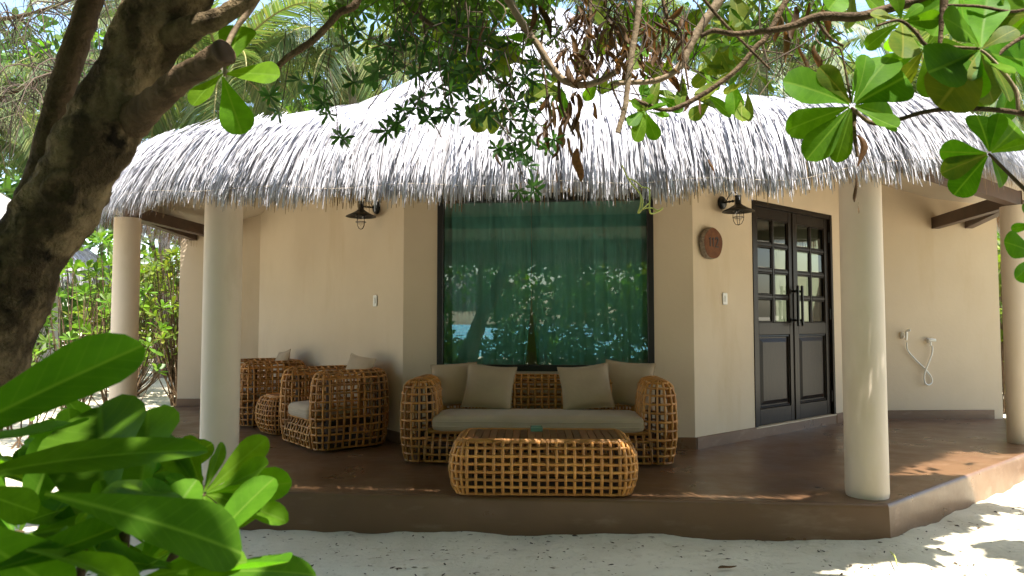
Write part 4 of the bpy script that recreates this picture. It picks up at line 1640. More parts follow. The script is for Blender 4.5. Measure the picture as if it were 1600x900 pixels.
# denser foliage along the top of the view
NS = len(Pn)
for k in range(330):
    u = rr.uniform(520, 880) if k % 4 else rr.uniform(1090, 1300)
    v = -40 + abs(rr.gauss(0, 46 if u < 1000 else 62))
    if 560 < u < 610 and v > 40 and rr.random() < .7: continue
    d = rr.uniform(2.6, 3.3)
    c = P(u, v, d)
    sprig(c, rr.randint(4, 8), rr.uniform(16, 26) * d / FPX, d)
    if k % 3 == 0:
        tw.tube([c + V((rr.gauss(0, .04), rr.gauss(0, .04), .22)), c + V((rr.gauss(0, .02), 0, .08)), c], .0018, 4)
for k in range(170):
    u = rr.uniform(860, 1085) if k % 2 else rr.choice((rr.uniform(600, 870), rr.uniform(1180, 1310)))
    v = rr.uniform(-30, 60)
    d = rr.uniform(2.4, 3.0)
    a_ = P(u, v, d); l = rr.uniform(.08, .32)
    tw.tube(spline([a_, a_ + V((rr.gauss(0, .05), rr.gauss(0, .05), -l * .5)), a_ + V((rr.gauss(0, .09), rr.gauss(0, .06), -l))], 6), rr.uniform(.0012, .0026), 4)
stamp('small_leaves', [tuple(p) for p in Pn[NS:]], [tuple(p) for p in A[NS:]], [tuple(p) for p in Nn[NS:]], np.array(Ls[NS:]), np.array(Wd[NS:]), dt, M['leaf_mass'])
stamp('hanging_sprays', [tuple(p) for p in Pn[:NS]], [tuple(p) for p in A[:NS]], [tuple(p) for p in Nn[:NS]], np.array(Ls[:NS]), np.array(Wd[:NS]), dt, M['leaf_dark'])
tw.put('twigs', M['twig'], dt, kind='stuff')
crown(dt, M['leaf_mass'], 20000, (-1.6, 2.6), (-4.0, 3.5), (2.7, 4.3), .14, keep_shade)



def added_edge_shade(parent, n, x0, x1):  # extra leaves added above the view to shade the sand and step
    P_ = []
    while len(P_) < n:
        z = NR.uniform(2.95, 4.7)
        sy = NR.uniform(3.6, 5.3)
        c = (NR.uniform(x0, x1), sy - KY * z, z)
        if keep_shade(c) and (noise2(c[0], sy, 2.0, 8) > -.5): P_.append(c)
    A = rnd_unit(n); A[:, 2] = -np.abs(A[:, 2]) * .3; A[:, 1] = -np.abs(A[:, 1]) - .25
    stamp('added_shade_leaves', P_, A, rnd_unit(n) * .5 + np.array([0, 0, 1.0]), .15 * NR.uniform(.7, 1.25, n), .064 * NR.uniform(.8, 1.2, n), parent, M['leaf_mass'])


added_edge_shade(lt, 8000, -4.2, .2)
added_edge_shade(dt, 7500, .2, 4.6)

# ================================================================ big-leaved tree reaching in from the door side
bt = thing('broad_leaved_tree', 'tree with big rounded bright green leaves reaching over the door end of the roof', 'tree', (3.7, 1.1, 0))
limb([(3.7, 1.1, -.1), (3.75, 1.15, 1.0), (3.6, 1.2, 2.2), (3.2, 1.4, 3.0), (2.5, 1.7, 3.3)], [.15, .12, .10, .08, .06], 40, 16, .06, 6).put('trunk', M['bark_smooth'], bt)
bpaths = [
    ([(1096, 56), (1115, 48), (1150, 53), (1205, 47), (1240, 40), (1280, 26), (1340, 26), (1385, 14), (1445, -6), (1560, -70)], [7, 8, 9, 10, 12, 14, 15, 15, 16, 18], 2.1, 'bark_smooth'),
    ([(1330, 168), (1362, 192), (1400, 188), (1440, 176), (1490, 170), (1560, 172), (1625, 182)], [5, 7, 7, 7, 8, 8, 9], 1.9, 'bark_smooth'),
    ([(1485, 170), (1470, 140), (1467, 100), (1470, 50), (1476, -10), (1480, -60)], [6, 6, 6, 7, 14, 14], 1.95, 'bark_smooth'),
    ([(1592, 174), (1586, 140), (1565, 110), (1545, 88), (1532, 78)], [6, 6, 6, 5, 4], 1.9, 'bark_pale'),
    ([(1530, 76), (1490, 74), (1450, 72), (1430, 50), (1405, 32), (1370, 40)], [5, 5, 6, 6, 5, 4], 1.95, 'bark_smooth'),
    ([(1488, 168), (1510, 155), (1560, 85), (1620, 45)], [5, 5, 6, 7], 2.0, 'bark_smooth'),
    ([(1336, 172), (1334, 200), (1340, 245)], [8, 7, 5], 1.92, 'bark_smooth'),
    ([(1545, 240), (1560, 255), (1590, 285), (1625, 320)], [4, 5, 6, 7], 1.8, 'bark_smooth'),
    ([(1275, 28), (1285, 45), (1300, 62), (1318, 72)], [6, 6, 5, 4], 2.1, 'bark_smooth'),
    ([(1300, 85), (1302, 75), (1312, 76), (1318, 95), (1330, 160)], [3, 3, 3, 3, 4], 1.95, 'bark_smooth'),
    ([(1480, 8), (1530, 10), (1580, 18), (1620, 10)], [4, 5, 5, 5], 2.0, 'bark_smooth'),
    ([(1010, 168), (1005, 160), (992, 156)], [3, 3, 4], 2.35, 'bark_smooth'),
]
for pts, wd, d, mt in bpaths:
    limb([P(u, v, d) for u, v in pts], [w / 2 * d / FPX for w in wd], len(pts) * 7, 9, .05, len(pts)).put('branch', M[mt], bt)
rr = random.Random(77)


def big(c, tips, d, dj, meshes=None, wf=1.36, hint=(0, -1, .25)):
    for tip in tips:
        u, v = tip[0], tip[1]
        w_ = tip[2] if len(tip) > 2 else 1.0
        yl = tip[3] if len(tip) > 3 else 0
        h = V(hint) + V((rr.gauss(0, .3), rr.gauss(0, .12), rr.gauss(0, .3)))
        b_ = P(c[0] + (u - c[0]) * .05, c[1] + (v - c[1]) * .05, d)
        leaf(bt, (LFY if yl else (meshes or LFF))[rr.randrange(3)], b_, P(u, v, d + rr.uniform(-dj, dj)), h, wf * w_ * rr.uniform(.95, 1.1))


big((1332, 165), [(1230, 122, .95), (1231, 200, .85), (1262, 246, .8), (1308, 252, .75), (1392, 80, 1.0), (1428, 112, 1.0), (1412, 182, .95), (1283, 104, .8, 1), (1362, 82, .7), (1400, 205, .7), (1330, 110, .8)], 1.9, .09)
big((1546, 240), [(1470, 236, 1.0), (1490, 304, 1.0), (1530, 176, 1.3), (1602, 190, 1.0), (1606, 222, .9), (1572, 290, .9), (1474, 268, .95, 1), (1560, 180, .9)], 1.8, .07)
big((1532, 78), [(1440, 120, 1.05), (1478, 152, 1.15, 1), (1510, 160, 1.1), (1545, 158, 1.1, 1), (1590, 150, 1.0, 1), (1600, 100, 1.0), (1590, 40, 1.0, 1), (1540, 0, 1.0), (1490, 20, 1.0), (1445, 80, 1.0), (1505, 120, 1.1), (1565, 120, 1.0)], 1.95, .12)
big((1408, 34), [(1350, 72, 1.0), (1390, 85, .9), (1415, 82, .9, 1), (1362, 18, 1.0, 1), (1440, 5, 1.0), (1470, 30, 1.05), (1400, -20, 1.0), (1435, 45, 1.0)], 2.0, .12)
big((1500, -10), [(1430, 30, 1.1), (1460, 50, 1.0), (1510, 70, 1.1), (1550, 50, 1.1), (1560, 10, 1.0)], 2.1, .12)
big((1610, 20), [(1550, 30, 1.0, 1), (1560, 75, 1.0), (1590, 100, 1.1), (1560, -10, 1.0)], 2.05, .1)
big((1585, 105), [(1500, 90, 1.0), (1520, 150, 1.0, 1), (1570, 185, 1.0), (1620, 160, 1.0), (1610, 60, 1.0), (1540, 60, .9)], 2.15, .1)
big((1445, 75), [(1370, 110, .95), (1400, 140, .95, 1), (1455, 150, 1.0), (1500, 110, 1.0), (1480, 30, 1.0), (1400, 60, .9)], 2.2, .1)
big((1560, -20), [(1500, 20, 1.0), (1530, 60, 1.0, 1), (1580, 60, 1.0), (1620, 30, 1.0)], 2.3, .1)
big((1330, -30), [(1290, 20, .9), (1330, 45, .9, 1), (1375, 20, .9)], 2.4, .1)
big((1620, 400), [(1578, 375, 1.3), (1592, 435, 1.0)], 1.7, .04)
big((1622, 350), [(1580, 358, .9), (1594, 320, .7)], 1.75, .04)
big((1008, 172), [(984, 190, .8), (996, 216, .8), (1024, 217, .85), (1044, 186, .8), (1018, 146, .9), (984, 160, .9), (1040, 160, .8)], 2.35, .06)
# sunlit yellow-green leaves behind the twigs
for k in range(110):
    u = rr.choice((rr.gauss(960, 50), rr.gauss(1125, 45), rr.gauss(1130, 40), rr.gauss(750, 25), rr.gauss(790, 25)))
    v = rr.uniform(-25, 165) if u > 900 else rr.uniform(15, 190)
    if u > 1170 or (u < 900 and v > 120 and u < 770): continue
    d = rr.uniform(2.75, 3.1)
    a_ = rr.uniform(0, 6.28); l = rr.uniform(36, 66)
    c = P(u, v, d)
    leaf(bt, rr.choice(LFY if rr.random() < .6 else LFF), c, P(u + math.cos(a_) * l, v + abs(math.sin(a_)) * l, d + rr.uniform(-.08, .08)), (rr.gauss(0, .5), -1, .5 + rr.gauss(0, .4)), rr.uniform(.95, 1.25))
crown(bt, M['leaf_mass'], 15000, (1.4, 6.2), (-4.0, 3.6), (2.7, 4.6), .16, keep_shade)


def keep_wall_shade(c):
    x, y, z = c
    return z > 2.7 and x > .80 * y + .25 and 6.3 < y + KY * z < 9.6 and 3.9 < x - KX * z < 6.6 and noise2(x - KX * z, y + KY * z, 1.3, 5) < .4


crown(bt, M['leaf_mass'], 9000, (4.4, 8.2), (3.8, 8.4), (3.0, 5.2), .18, keep_wall_shade, nclump=260, name='crown')  # unseen leaves added at the side to keep sun off the wing wall

# tendrils in front of the window corner
vt = thing('vine_tendril', 'pale yellow-green vine tendrils dangling from the thatch by the window corner', 'vine', tuple(P(980, 280, 3.9)))
m = MB()
for pts in ([(972, 258), (980, 276), (990, 290), (1000, 303), (1001, 318), (997, 333), (1005, 325), (1013, 318)], [(980, 278), (992, 283), (1003, 292), (1014, 295), (1015, 312), (1015, 328), (1018, 334), (1027, 331), (1034, 327), (1035, 324)], [(997, 333), (1006, 326), (1018, 325), (1028, 329), (1034, 326)], [(985, 285), (998, 300), (1004, 312), (1003, 325)]):
    m.tube(spline([P(u, v, 3.86 + .02 * math.sin(i)) for i, (u, v) in enumerate(pts)], 36), .0045, 5)
m.put('tendril', M['vine'], vt)

# ================================================================ broad-leaved shrub close to the viewer
sb = thing('broad_leaved_shrub', 'lush shrub with very large glossy leaves in front of the veranda corner', 'shrub', (-.75, .95, 0))
rr = random.Random(5)


def lp(u0, v0, d0, u1, v1, d1, hint=(0, -.4, 1), wf=1.0, ms=None):
    leaf(sb, (ms or LF)[rr.randrange(len(ms or LF))], P(u0, v0, d0), P(u1, v1, d1), hint, wf)


UPN, FACE = (0, -.35, 1), (.1, -1, .35)
lp(-190, 740, .80, 224, 528, .98, (.35, -1, .35), .66, [LFF[0]])
lp(-120, 765, .80, 318, 668, .92, (.1, -.55, .8), .62, [LFF[2]])
lp(70, 772, .74, 390, 850, .86, (.1, -.75, .9), 1.0, [LFF[0]])
lp(-60, 690, .8, 120, 678, 1.0, (0, -.3, 1), .9)
lp(150, 860, .9, 170, 655, 1.2, FACE, 1.05, [LFF[1]])
lp(210, 800, 1.0, 240, 660, 1.25, FACE, 1.0, [LFF[1]])
lp(40, 860, .72, 245, 905, .80, (0, -.6, 1), 1.0)
lp(-100, 800, .70, 110, 930, .75, (.3, -.8, .6), 1.1)
lp(-60, 760, .85, 60, 800, .9, (.3, -.8, .6), 1.2)
lp(110, 830, .82, 270, 740, 1.0, FACE, 1.15, [LFF[2]])
lp(120, 840, .80, 235, 760, .95, FACE, 1.3, [LFF[0]])
lp(-40, 900, .70, 190, 830, .8, (0, -.7, .8), .9)
lp(60, 720, 1.0, 190, 690, 1.15, UPN, .9)
lp(180, 730, 1.1, 300, 665, 1.3, FACE, .9)
# right-hand rosette
c0 = (318, 772)
for u, v, dd, h, wf in ((416, 684, .03, (.3, -1, .3), .95), (425, 732, -.03, (.1, -.6, .9), .9), (452, 752, .0, (.2, -1, .5), 1.05), (447, 806, -.04, (.1, -.6, .9), .75), (352, 690, .05, (.9, -.6, .2), .6), (345, 700, .1, FACE, .5), (262, 742, -.03, (0, -.6, .9), 1.0), (255, 690, .06, FACE, .9), (400, 790, -.08, (0, -.4, 1), .9), (290, 690, .09, FACE, .9), (330, 815, -.1, UPN, .9), (235, 770, -.02, UPN, .8)):
    lp(c0[0] + (u - c0[0]) * .04, c0[1] + (v - c0[1]) * .04, 1.15, u, v, 1.15 + dd, h, wf, [LFF[rr.randrange(3)]])
for u, v in ((170, 730), (225, 765), (110, 745), (30, 830), (130, 900), (240, 860), (60, 760), (150, 780), (300, 880), (210, 900), (20, 940)):
    d = rr.uniform(.95, 1.35)
    rosette(sb, P(u, v, d), (rr.gauss(.1, .25), -.35, .9), rr.randint(7, 9), rr.uniform(.15, .20), LF, rr, 25, 95)
for a_, b_ in (((-.75, .95, 0), P(c0[0], c0[1], 1.15)), ((-.8, .9, 0), P(100, 850, .95)), ((-.7, 1.0, 0), P(200, 790, 1.0)), ((-.85, .95, 0), P(-60, 780, .85)), ((-.7, .95, 0), P(300, 880, 1.2)), ((-.8, 1.0, 0), P(30, 830, 1.1)), ((-.72, 1.0, 0), P(150, 780, 1.2))):
    a_, b_ = V(a_), V(b_)
    limb([a_, a_.lerp(b_, .5) + V((rr.gauss(0, .05), rr.gauss(0, .04), -.02)), b_], [.016, .011, .007], 14, 8, .05, 2).put('stem', M['bark_smooth'], sb)


# ================================================================ shrubs beyond the veranda
def shrub(x, y, h, rad, nros, nl, ll, label, seed, group, objects=True, cat='shrub', mass=M['leaf_mass'], name='garden_shrub', low=.25):
    rr = random.Random(seed)
    t = thing(name, label, cat, (x, y, 0), 0, group)
    stems = MB()
    P_, A_, N_, L_ = [], [], [], []
    for k in range(nros):
        f = rr.random()
        zz = h * lerp(low, 1.0, f ** .8)
        a_ = rr.uniform(0, 6.28)
        q = rad * math.sqrt(rr.random()) * (1 - .35 * f)
        c = V((x + q * math.cos(a_), y + q * math.sin(a_), zz))
        b_ = V((x + rr.gauss(0, .08), y + rr.gauss(0, .08), -.02))
        stems.tube(spline([b_, b_.lerp(c, .45) + V((0, 0, -.05 * h)) + V((rr.gauss(0, .05), rr.gauss(0, .05), 0)), c], 7), [.012 * (1 - .09 * i) for i in range(8)], 5)
        ax = V((math.cos(a_) * .5, math.sin(a_) * .5, 1)) + V((rr.gauss(0, .25), rr.gauss(0, .25), 0))
        if objects:
            rosette(t, c, ax, nl, ll * rr.uniform(.8, 1.2), LFB, rr, 20, 100)
        else:
            ax = ax.normalized(); a1 = ax.orthogonal().normalized(); b1 = ax.cross(a1)
            for i in range(nl):
                f2 = (i + .5) / nl
                th = math.radians(lerp(20, 105, f2) + rr.gauss(0, 8)); ph = i * 2.4
                r_ = a1 * math.cos(ph) + b1 * math.sin(ph)
                P_.append(tuple(c)); A_.append(tuple(ax * math.cos(th) + r_ * math.sin(th))); N_.append(tuple(ax * math.sin(th) - r_ * math.cos(th)))
                L_.append(ll * rr.uniform(.7, 1.2))
    stems.put('stem', M['bark_smooth'], t, kind='stuff')
    if P_:
        stamp('foliage', P_, A_, N_, np.array(L_), np.array(L_) * .40, t, mass)
    return t


gL = 'garden shrubs beyond the armchair end of the veranda'
shrub(-5.15, 7.7, 1.0, .45, 10, 8, .17, 'low shrub with dark rosettes just beyond the outer column of the armchair end', 1, gL)
shrub(-6.25, 8.7, 1.75, .55, 20, 9, .20, 'big-leaved sunlit shrub between the leaning trunk and the outer column', 2, gL)
shrub(-5.45, 9.9, 2.45, .65, 26, 9, .19, 'tall sunlit shrub between the outer column and the wall end', 3, gL)
shrub(-6.5, 10.6, 2.7, .8, 32, 9, .19, 'tall bright shrub behind the outer column, reaching up to the beam', 4, gL)
shrub(-5.35, 11.6, 2.9, .8, 90, 9, .15, 'narrow-leaved pale shrub right at the wall end of the veranda', 5, gL, False, mass=M['leaf_yellow'])
shrub(-6.9, 12.8, 2.4, 1.1, 130, 9, .17, 'wide bush in front of the neighbouring thatched hut', 6, gL, False, mass=M['leaf_yellow'])
shrub(-8.6, 12.2, 1.6, .9, 90, 9, .17, 'rounded bush beside the pale wall of the neighbouring hut', 7, gL, False)
gR = 'garden shrubs beyond the shower wall'
shrub(7.4, 10.6, 2.5, .6, 80, 9, .15, 'slender leafy shrub seen through the slot past the shower wall', 8, gR, False, mass=M['leaf_yellow'])
shrub(8.3, 12.5, 3.0, .9, 110, 9, .15, 'darker tall bush behind the slender shrub in the slot', 9, gR, False)
shrub(6.9, 9.4, .5, .3, 9, 9, .16, 'low spiky plant at the foot of the shower wall end', 10, gR, False, cat='plant', name='garden_plant', mass=M['leaf_mass'])

# a twiggy seedling pair left of the outer column
# ================================================================ palms behind the roof
def frond_mesh(L_, droop, seed, dryness=0.0):
    rr = random.Random(seed)
    n = 46
    pts = []
    ang = .75
    p = V((0, 0, 0))
    for i in range(n + 1):
        pts.append(p.copy())
        f = i / n
        a = ang - droop * f ** 1.25
        p = p + V((0, math.cos(a), math.sin(a))) * (L_ / n)
    b = MB()
    b.tube(pts[::3] + [pts[-1]], [.028 * (1 - .93 * i / (len(pts[::3]))) + .003 for i in range(len(pts[::3]) + 1)], 5)
    Vs, Fs = list(b.v), [tuple(f) for f in b.f if len(f) == 4]
    nr = len(Fs)
    for i in range(4, n):
        f = i / n
        ll = .85 * math.sin(PI * min(1, .16 + f * .80)) ** .7
        t = (pts[min(i + 1, n)] - pts[i - 1]).normalized()
        up = V((1, 0, 0)).cross(t)
        for s in (-1, 1):
            for q in range(2):
                base = pts[i] + t * (L_ / n * q * .5)
                d = (V((s, 0, 0)) * .75 + t * .62 + up * rr.uniform(.0, .25)).normalized()
                w = .032 * rr.uniform(.8, 1.2)
                l2 = ll * rr.uniform(.85, 1.1)
                p1 = base + d * l2 * .5 + V((0, 0, -.10 * l2))
                p2 = base + d * l2 * .85 + V((0, 0, -.52 * l2 * rr.uniform(.7, 1.3)))
                wv = (d.cross(V((s * .3, 0, 1)))).normalized() * w * .5
                k = len(Vs)
                Vs += [tuple(base - wv), tuple(base + wv), tuple(p1 - wv), tuple(p1 + wv), tuple(p2 - wv * .2), tuple(p2 + wv * .2)]
                Fs += [(k, k + 1, k + 3, k + 2), (k + 2, k + 3, k + 5, k + 4)]
    me = npmesh('frond', Vs, Fs, False)
    return me, nr


FR = []
for k, (l, dr) in enumerate(((3.6, 1.5), (3.3, 2.1), (3.8, 1.1), (3.2, 2.6))):
    me, nr = frond_mesh(l, dr, k)
    me.materials.append(M['frond']); me.materials.append(M['rachis'])
    mi = np.zeros(len(me.polygons), dtype=np.int32); mi[:nr] = 1
    me.polygons.foreach_set('material_index', mi)
    FR.append(me)


def palm(x, y, zc, label, seed, nf=17, lean=(0, 0), sc=1.0):
    rr = random.Random(seed)
    t = thing('coconut_palm', label, 'palm tree', (x - lean[0], y - lean[1], 0), 0, 'coconut palms behind the bungalow')
    top_ = V((x, y, zc))
    limb([(x - lean[0], y - lean[1], -.2), (x - lean[0] * .6, y - lean[1] * .6, zc * .45), top_], [.19, .13, .10], 22, 10, .03, seed).put('trunk', M['palm_bark'], t)
    for k in range(nf):
        f = k / nf
        az = k * 2.4 + rr.gauss(0, .15)
        el = lerp(.35, -.75, f) + rr.gauss(0, .08)
        Mx = Matrix.Translation(top_ + V((0, 0, .1 - .25 * f))) @ Matrix.Rotation(az, 4, 'Z') @ Matrix.Rotation(el, 4, 'X') @ Matrix.Rotation(rr.gauss(0, .25), 4, 'Y') @ Matrix.Scale(sc * rr.uniform(.85, 1.1), 4)
        put('frond', FR[rr.choice((0, 0, 2, 1)) if f < .6 else rr.choice((1, 3, 1))], None, t, Mx)
    return t


palm(-6.0, 14.5, 6.6, 'coconut palm with drooping fronds nearest the leaning trunk', 1, 18)
palm(-3.7, 16.0, 7.3, 'coconut palm whose fronds hang behind the armchair end of the roof', 2, 18, (-.6, 0))
palm(-8.6, 17.5, 7.4, 'coconut palm seen between the forked stems of the leaning tree', 3, 17)
palm(-1.6, 19.5, 9.2, 'tall coconut palm close behind the roof peak', 4, 18, (.8, 0))
palm(5.6, 15.5, 7.2, 'coconut palm behind the door end of the roof, near its slope', 5, 18, (.4, 0))
palm(8.6, 14.5, 5.8, 'low coconut palm behind the big rounded leaves over the door', 6, 18)
palm(11.2, 17.0, 7.4, 'coconut palm farthest out behind the big-leaved branches', 7, 18)
palm(-12.0, 15.5, 5.4, 'low coconut palm at the far edge beyond the leaning trunk', 9, 17)
palm(-14.5, 19.5, 7.6, 'taller coconut palm beyond the sheoak twigs', 10, 17)
palm(2.6, 20.5, 10.0, 'tall coconut palm behind the dangling dry leaves', 8, 18)


# ================================================================ fine-twigged sheoak at the upper corner
ct_ = thing('sheoak_tree', 'feathery sheoak with thin brown twigs against the sky beside the forked trunk', 'tree', (-7.8, 8.2, 0))
limb([(-7.8, 8.2, -.1), (-7.6, 8.1, 2.5), (-7.0, 7.9, 5.2), (-6.2, 7.7, 7.0)], [.2, .16, .11, .06], 40, 12, .06, 3).put('trunk', M['bark_smooth'], ct_)
rr = random.Random(31)
br = [([(-7.4, 8.05, 3.2), (-6.4, 7.5, 3.5), (-5.2, 7.0, 3.55), (-4.2, 6.8, 3.9)], .045), ([(-7.2, 8.0, 4.2), (-6.2, 7.4, 4.6), (-5.0, 7.0, 4.4), (-3.6, 6.7, 4.7)], .04), ([(-7.0, 7.9, 5.0), (-5.6, 7.4, 5.4), (-4.2, 7.0, 5.2), (-2.6, 6.6, 5.5)], .04), ([(-6.6, 7.8, 6.0), (-5.0, 7.2, 6.2), (-3.2, 6.8, 5.9)], .035), ([(-7.5, 8.1, 2.9), (-6.6, 7.3, 2.75), (-5.4, 6.6, 2.6)], .035), ([(-7.3, 8.0, 3.8), (-7.6, 7.0, 4.2), (-6.4, 6.0, 4.2), (-5.4, 5.6, 4.0)], .04), ([(-7.3, 8.0, 3.4), (-6.8, 7.6, 3.0), (-6.0, 7.3, 3.1)], .03)]
nd = MB(); P_, A_, N_, L_, W_ = [], [], [], [], []
for pts, r in br:
    limb(pts, [r, r * .75, r * .5, r * .25][:len(pts)], 24, 8, .06, 2).put('branch', M['bark_smooth'], ct_)
    path = spline(pts, 40)
    for k in range(150):
        i = rr.randint(5, 40)
        a_ = path[i]
        l = rr.uniform(.25, .8)
        dr_ = V((rr.gauss(0, .6), rr.gauss(0, .6), rr.gauss(-.1, .5))).normalized()
        p1 = a_ + dr_ * l * .5
        p2 = p1 + (dr_ * .5 + V((0, 0, -.7))) * l * .5
        nd.tube(spline([a_, p1, p2], 5), [.010, .008, .007, .0055, .0045, .003], 4)
        for q in range(9):
            f = rr.random()
            P_.append(tuple(a_.lerp(p1, f) if rr.random() < .5 else p1.lerp(p2, f)))
            A_.append((rr.gauss(0, .45), rr.gauss(0, .45), rr.gauss(-.5, .5))); N_.append((rr.gauss(0, 1), -1, rr.gauss(0, 1)))
            L_.append(rr.uniform(.14, .34)); W_.append(.007)
nd.put('twigs', M['twig'], ct_, kind='stuff')
stamp('needles', P_, A_, N_, np.array(L_), np.array(W_), ct_, M['needle'])

# ================================================================ neighbouring hut
nh = thing('thatched_hut', 'neighbouring thatched hut with pale grey wall among the shrubs', 'hut', (-12.2, 13.6, 0))
npoly = [V((-15.8, 9.3)), V((-10.2, 9.6)), V((-8.7, 11.2)), V((-8.5, 15.6)), V((-10.2, 17.2)), V((-15.8, 17.4)), V((-16.6, 13.4))]
nT = Thatch(npoly, (-12.4, 13.4, 5.6), [(0, 2.35), (.04, 2.6), (.1, 2.8), (.3, 3.4), (.6, 4.3), (1, 5.6)])
nr_ = put('roof', nT.shell([0, .02, .04, .07, .1, .2, .3, .45, .6, .8, 1.0], 0, 90), M['thatch_bed'], nh)
put('thatch', strands(nT, [(2600, (.0, .06), (.35, .6), (.15, .95), .018, (-.02, .04), 2.1), (2600, (.06, .5), (.3, .5), (.02, .15), .018, (0, .03), 2.2)], lambda e, n, rr: n.x > -.2 or n.y < 0, 9), M['thatch'], nr_, kind='stuff')
wpoly = offset_poly(npoly, -1.1)
for i in range(len(wpoly)):
    a_, b_ = wpoly[i], wpoly[(i + 1) % len(wpoly)]
    f_ = Facet(a_, b_)
    m = MB(); m.box(0, f_.len - .002, 0, .15, -.05, 2.75, f_.M)
    m.put('wall', M['pale_wall'], nh)
m = MB(); f_ = Facet(wpoly[2], wpoly[3]); m.box(1.2, 2.0, -.02, .02, .1, 2.1, f_.M)
m.put('door', M['black_wood'], nh)


# ================================================================ far woods, and the garden behind the viewer (seen mirrored in the window)
def mass(name, n, sampler, L0, mt):
    p = np.array([sampler() for _ in range(n)])
    A = rnd_unit(n); A[:, 2] *= .7
    Nn = rnd_unit(n) + np.array([0, -.3, .8])
    L_ = L0 * NR.uniform(.6, 1.3, n)
    o = stamp(name, p, A, Nn, L_, L_ * .4, None, mt)
    return o


rr = random.Random(12)
cl = []
for k in range(420):
    x = rr.uniform(-34, 36); y = rr.uniform(21, 32)
    hmax = (11.0 if x < 4 else 9.0) + 4.0 * noise2(x, 0, .16, 2) + (1.5 if x > 2 else 0)
    cl.append((x, y, rr.uniform(.4, max(2.5, hmax)), rr.uniform(.7, 1.5)))


def far_s():
    c = rr.choice(cl)
    return (c[0] + rr.gauss(0, c[3] * .7), c[1] + rr.gauss(0, c[3] * .7), abs(c[2] + rr.gauss(0, c[3] * .6)))


props(mass('far_woods', 52000, far_s, .50, M['leaf_mass']), 'distant island woods seen through the garden behind the bungalow', 'woods')
tr_ = MB()
for k in range(46):
    x, y = rr.uniform(-34, 36), rr.uniform(21, 31)
    tr_.tube([(x, y, -.1), (x + rr.gauss(0, .3), y, 3), (x + rr.gauss(0, .6), y, 6)], [.16, .12, .06], 7)
props(tr_.put('far_trunks', M['bark_smooth']), 'bare trunks standing in the distant island woods', 'trunks', kind='stuff')

# hedge behind the viewer, between the sand and the lagoon
cl2 = []
for k in range(260):
    x = rr.uniform(-16, 14); y = rr.uniform(-9, -3.2)
    # gap through which the lagoon shows
    gx_ = -.4 - .28 * (6.47 - y)
    if abs(x - gx_) < .8: 
        if rr.random() < .9: continue
    cl2.append((x, y, rr.uniform(.3, 2.5), rr.uniform(.35, .7)))


def hedge_s():
    while True:
        c = rr.choice(cl2)
        p = (c[0] + rr.gauss(0, c[3] * .7), c[1] + rr.gauss(0, c[3] * .7), abs(c[2] + rr.gauss(0, c[3] * .5)))
        gx_ = -.4 - .28 * (6.47 - p[1])
        if abs(p[0] - gx_ - .12) < .62 and .9 < p[2] < 1.95 and p[2] > .92 + .12 * math.sin(7 * p[0]): continue
        return p


def hedge_low():
    while True:
        p = (rr.uniform(-17, 14), rr.uniform(-6.5, -4.0), rr.uniform(0, 2.3))
        gx_ = -.4 - .28 * (6.47 - p[1])
        if abs(p[0] - gx_ - .12) < .62 and p[2] > .88 + .12 * math.sin(9 * p[0]): continue
        if noise2(p[0], p[2], 2.2, 3) > .30: continue
        return p


props(mass('beach_hedge', 62000, lambda: hedge_s() if rr.random() < .5 else hedge_low(), .19, M['leaf_mass']), 'broad-leaved hedge along the beach, mirrored in the window', 'hedge')
cl3 = [(rr.uniform(-18, 16), rr.uniform(-13, -4), rr.uniform(2.2, 5.6), rr.uniform(.6, 1.1)) for k in range(170)]


def trees_s():
    while True:
        c = rr.choice(cl3)
        p = (c[0] + rr.gauss(0, c[3]), c[1] + rr.gauss(0, c[3]), max(1.95, c[2] + rr.gauss(0, c[3] * .6)))
        return p


props(mass('beach_trees', 42000, trees_s, .26, M['leaf_mass']), 'trees along the beach, mirrored in the window', 'woods')
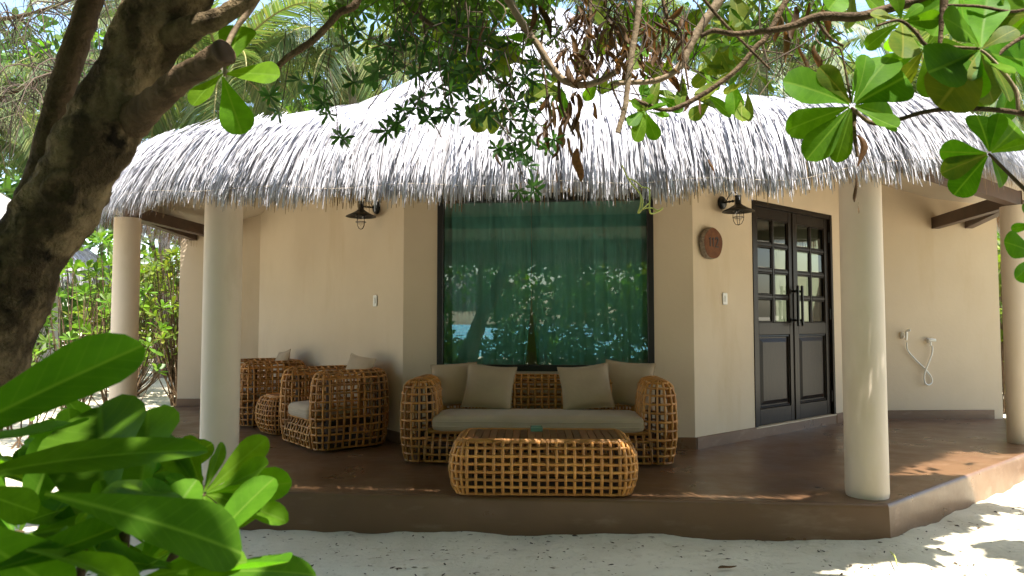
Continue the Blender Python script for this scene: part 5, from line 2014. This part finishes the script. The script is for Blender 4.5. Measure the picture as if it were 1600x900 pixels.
# open thatched beach shelter, mirrored in the window above the lagoon
bs = thing('beach_shelter', 'open thatched beach shelter mirrored in the window above the lagoon', 'shelter', (-5.15, -10.6, 0))
ap = [V((-5.15 + 1.7 * math.cos(k * PI / 4), -10.6 + 1.7 * math.sin(k * PI / 4))) for k in range(8)]
bT = Thatch(ap, (-5.15, -10.6, 3.4), [(0, 1.75), (.08, 2.0), (1, 3.4)])
br_ = put('roof', bT.shell([0, .04, .08, .3, .6, 1.0], 0, 40), M['thatch_bed'], bs)
put('thatch', strands(bT, [(900, (.0, .5), (.25, .5), (.1, .9), .02, (0, .03), 1.55)], lambda e, n, rr: True, 15), M['thatch'], br_, kind='stuff')
m = MB(); m.tube([(-5.75, -10.6, -.2), (-5.75, -10.6, 3.2)], .07, 10)
m.put('post', M['palm_bark'], bs)

# ================================================================ litter on the sand
rr = random.Random(8)
P_, A_, N_, L_ = [], [], [], []
for k in range(3600):
    x, y = rr.uniform(-2.5, 4.5), rr.uniform(3.3, 5.2)
    if rr.random() < .5: x, y = rr.uniform(-9, -4.7), rr.uniform(6, 14)
    z = sand_z(x, y) + .004
    P_.append((x, y, z)); A_.append((rr.gauss(0, 1), rr.gauss(0, 1), .1)); N_.append((rr.gauss(0, .2), rr.gauss(0, .2), 1)); L_.append(rr.choice((.008, .010, .014, .02, .03)) * rr.uniform(.7, 1.5))
props(stamp('leaf_litter', P_, A_, N_, np.array(L_), np.array(L_) * .4, None, M['litter']), 'dark specks of leaf litter scattered over the pale sand', 'litter')
tg = thing('fallen_twig', 'pale thin dry stalk lying on the sand before the veranda corner', 'twig', tuple(G(1397, 872, .03)))
a_, b_ = G(1391, 862, .05), G(1402, 884, .035)
m = MB(); m.tube(spline([a_, a_.lerp(b_, .5) + V((.006, 0, .012)), b_], 8), .0032, 5)
m.put('stalk', M['vine'], tg)
fl = thing('fallen_leaf', 'curled dry brown leaf lying on the shaded sand', 'leaf', tuple(G(1135, 890, .02)))
b_ = G(1122, 888, .03)
leaf(fl, DRY[0], b_, b_ + V((.10, .01, .01)), (0, -.4, 1), 1.2, 'dry_leaf')
print('objects', len(bpy.data.objects), 'tris', sum(len(o.data.polygons) * 2 for o in bpy.data.objects if o.type == 'MESH'))
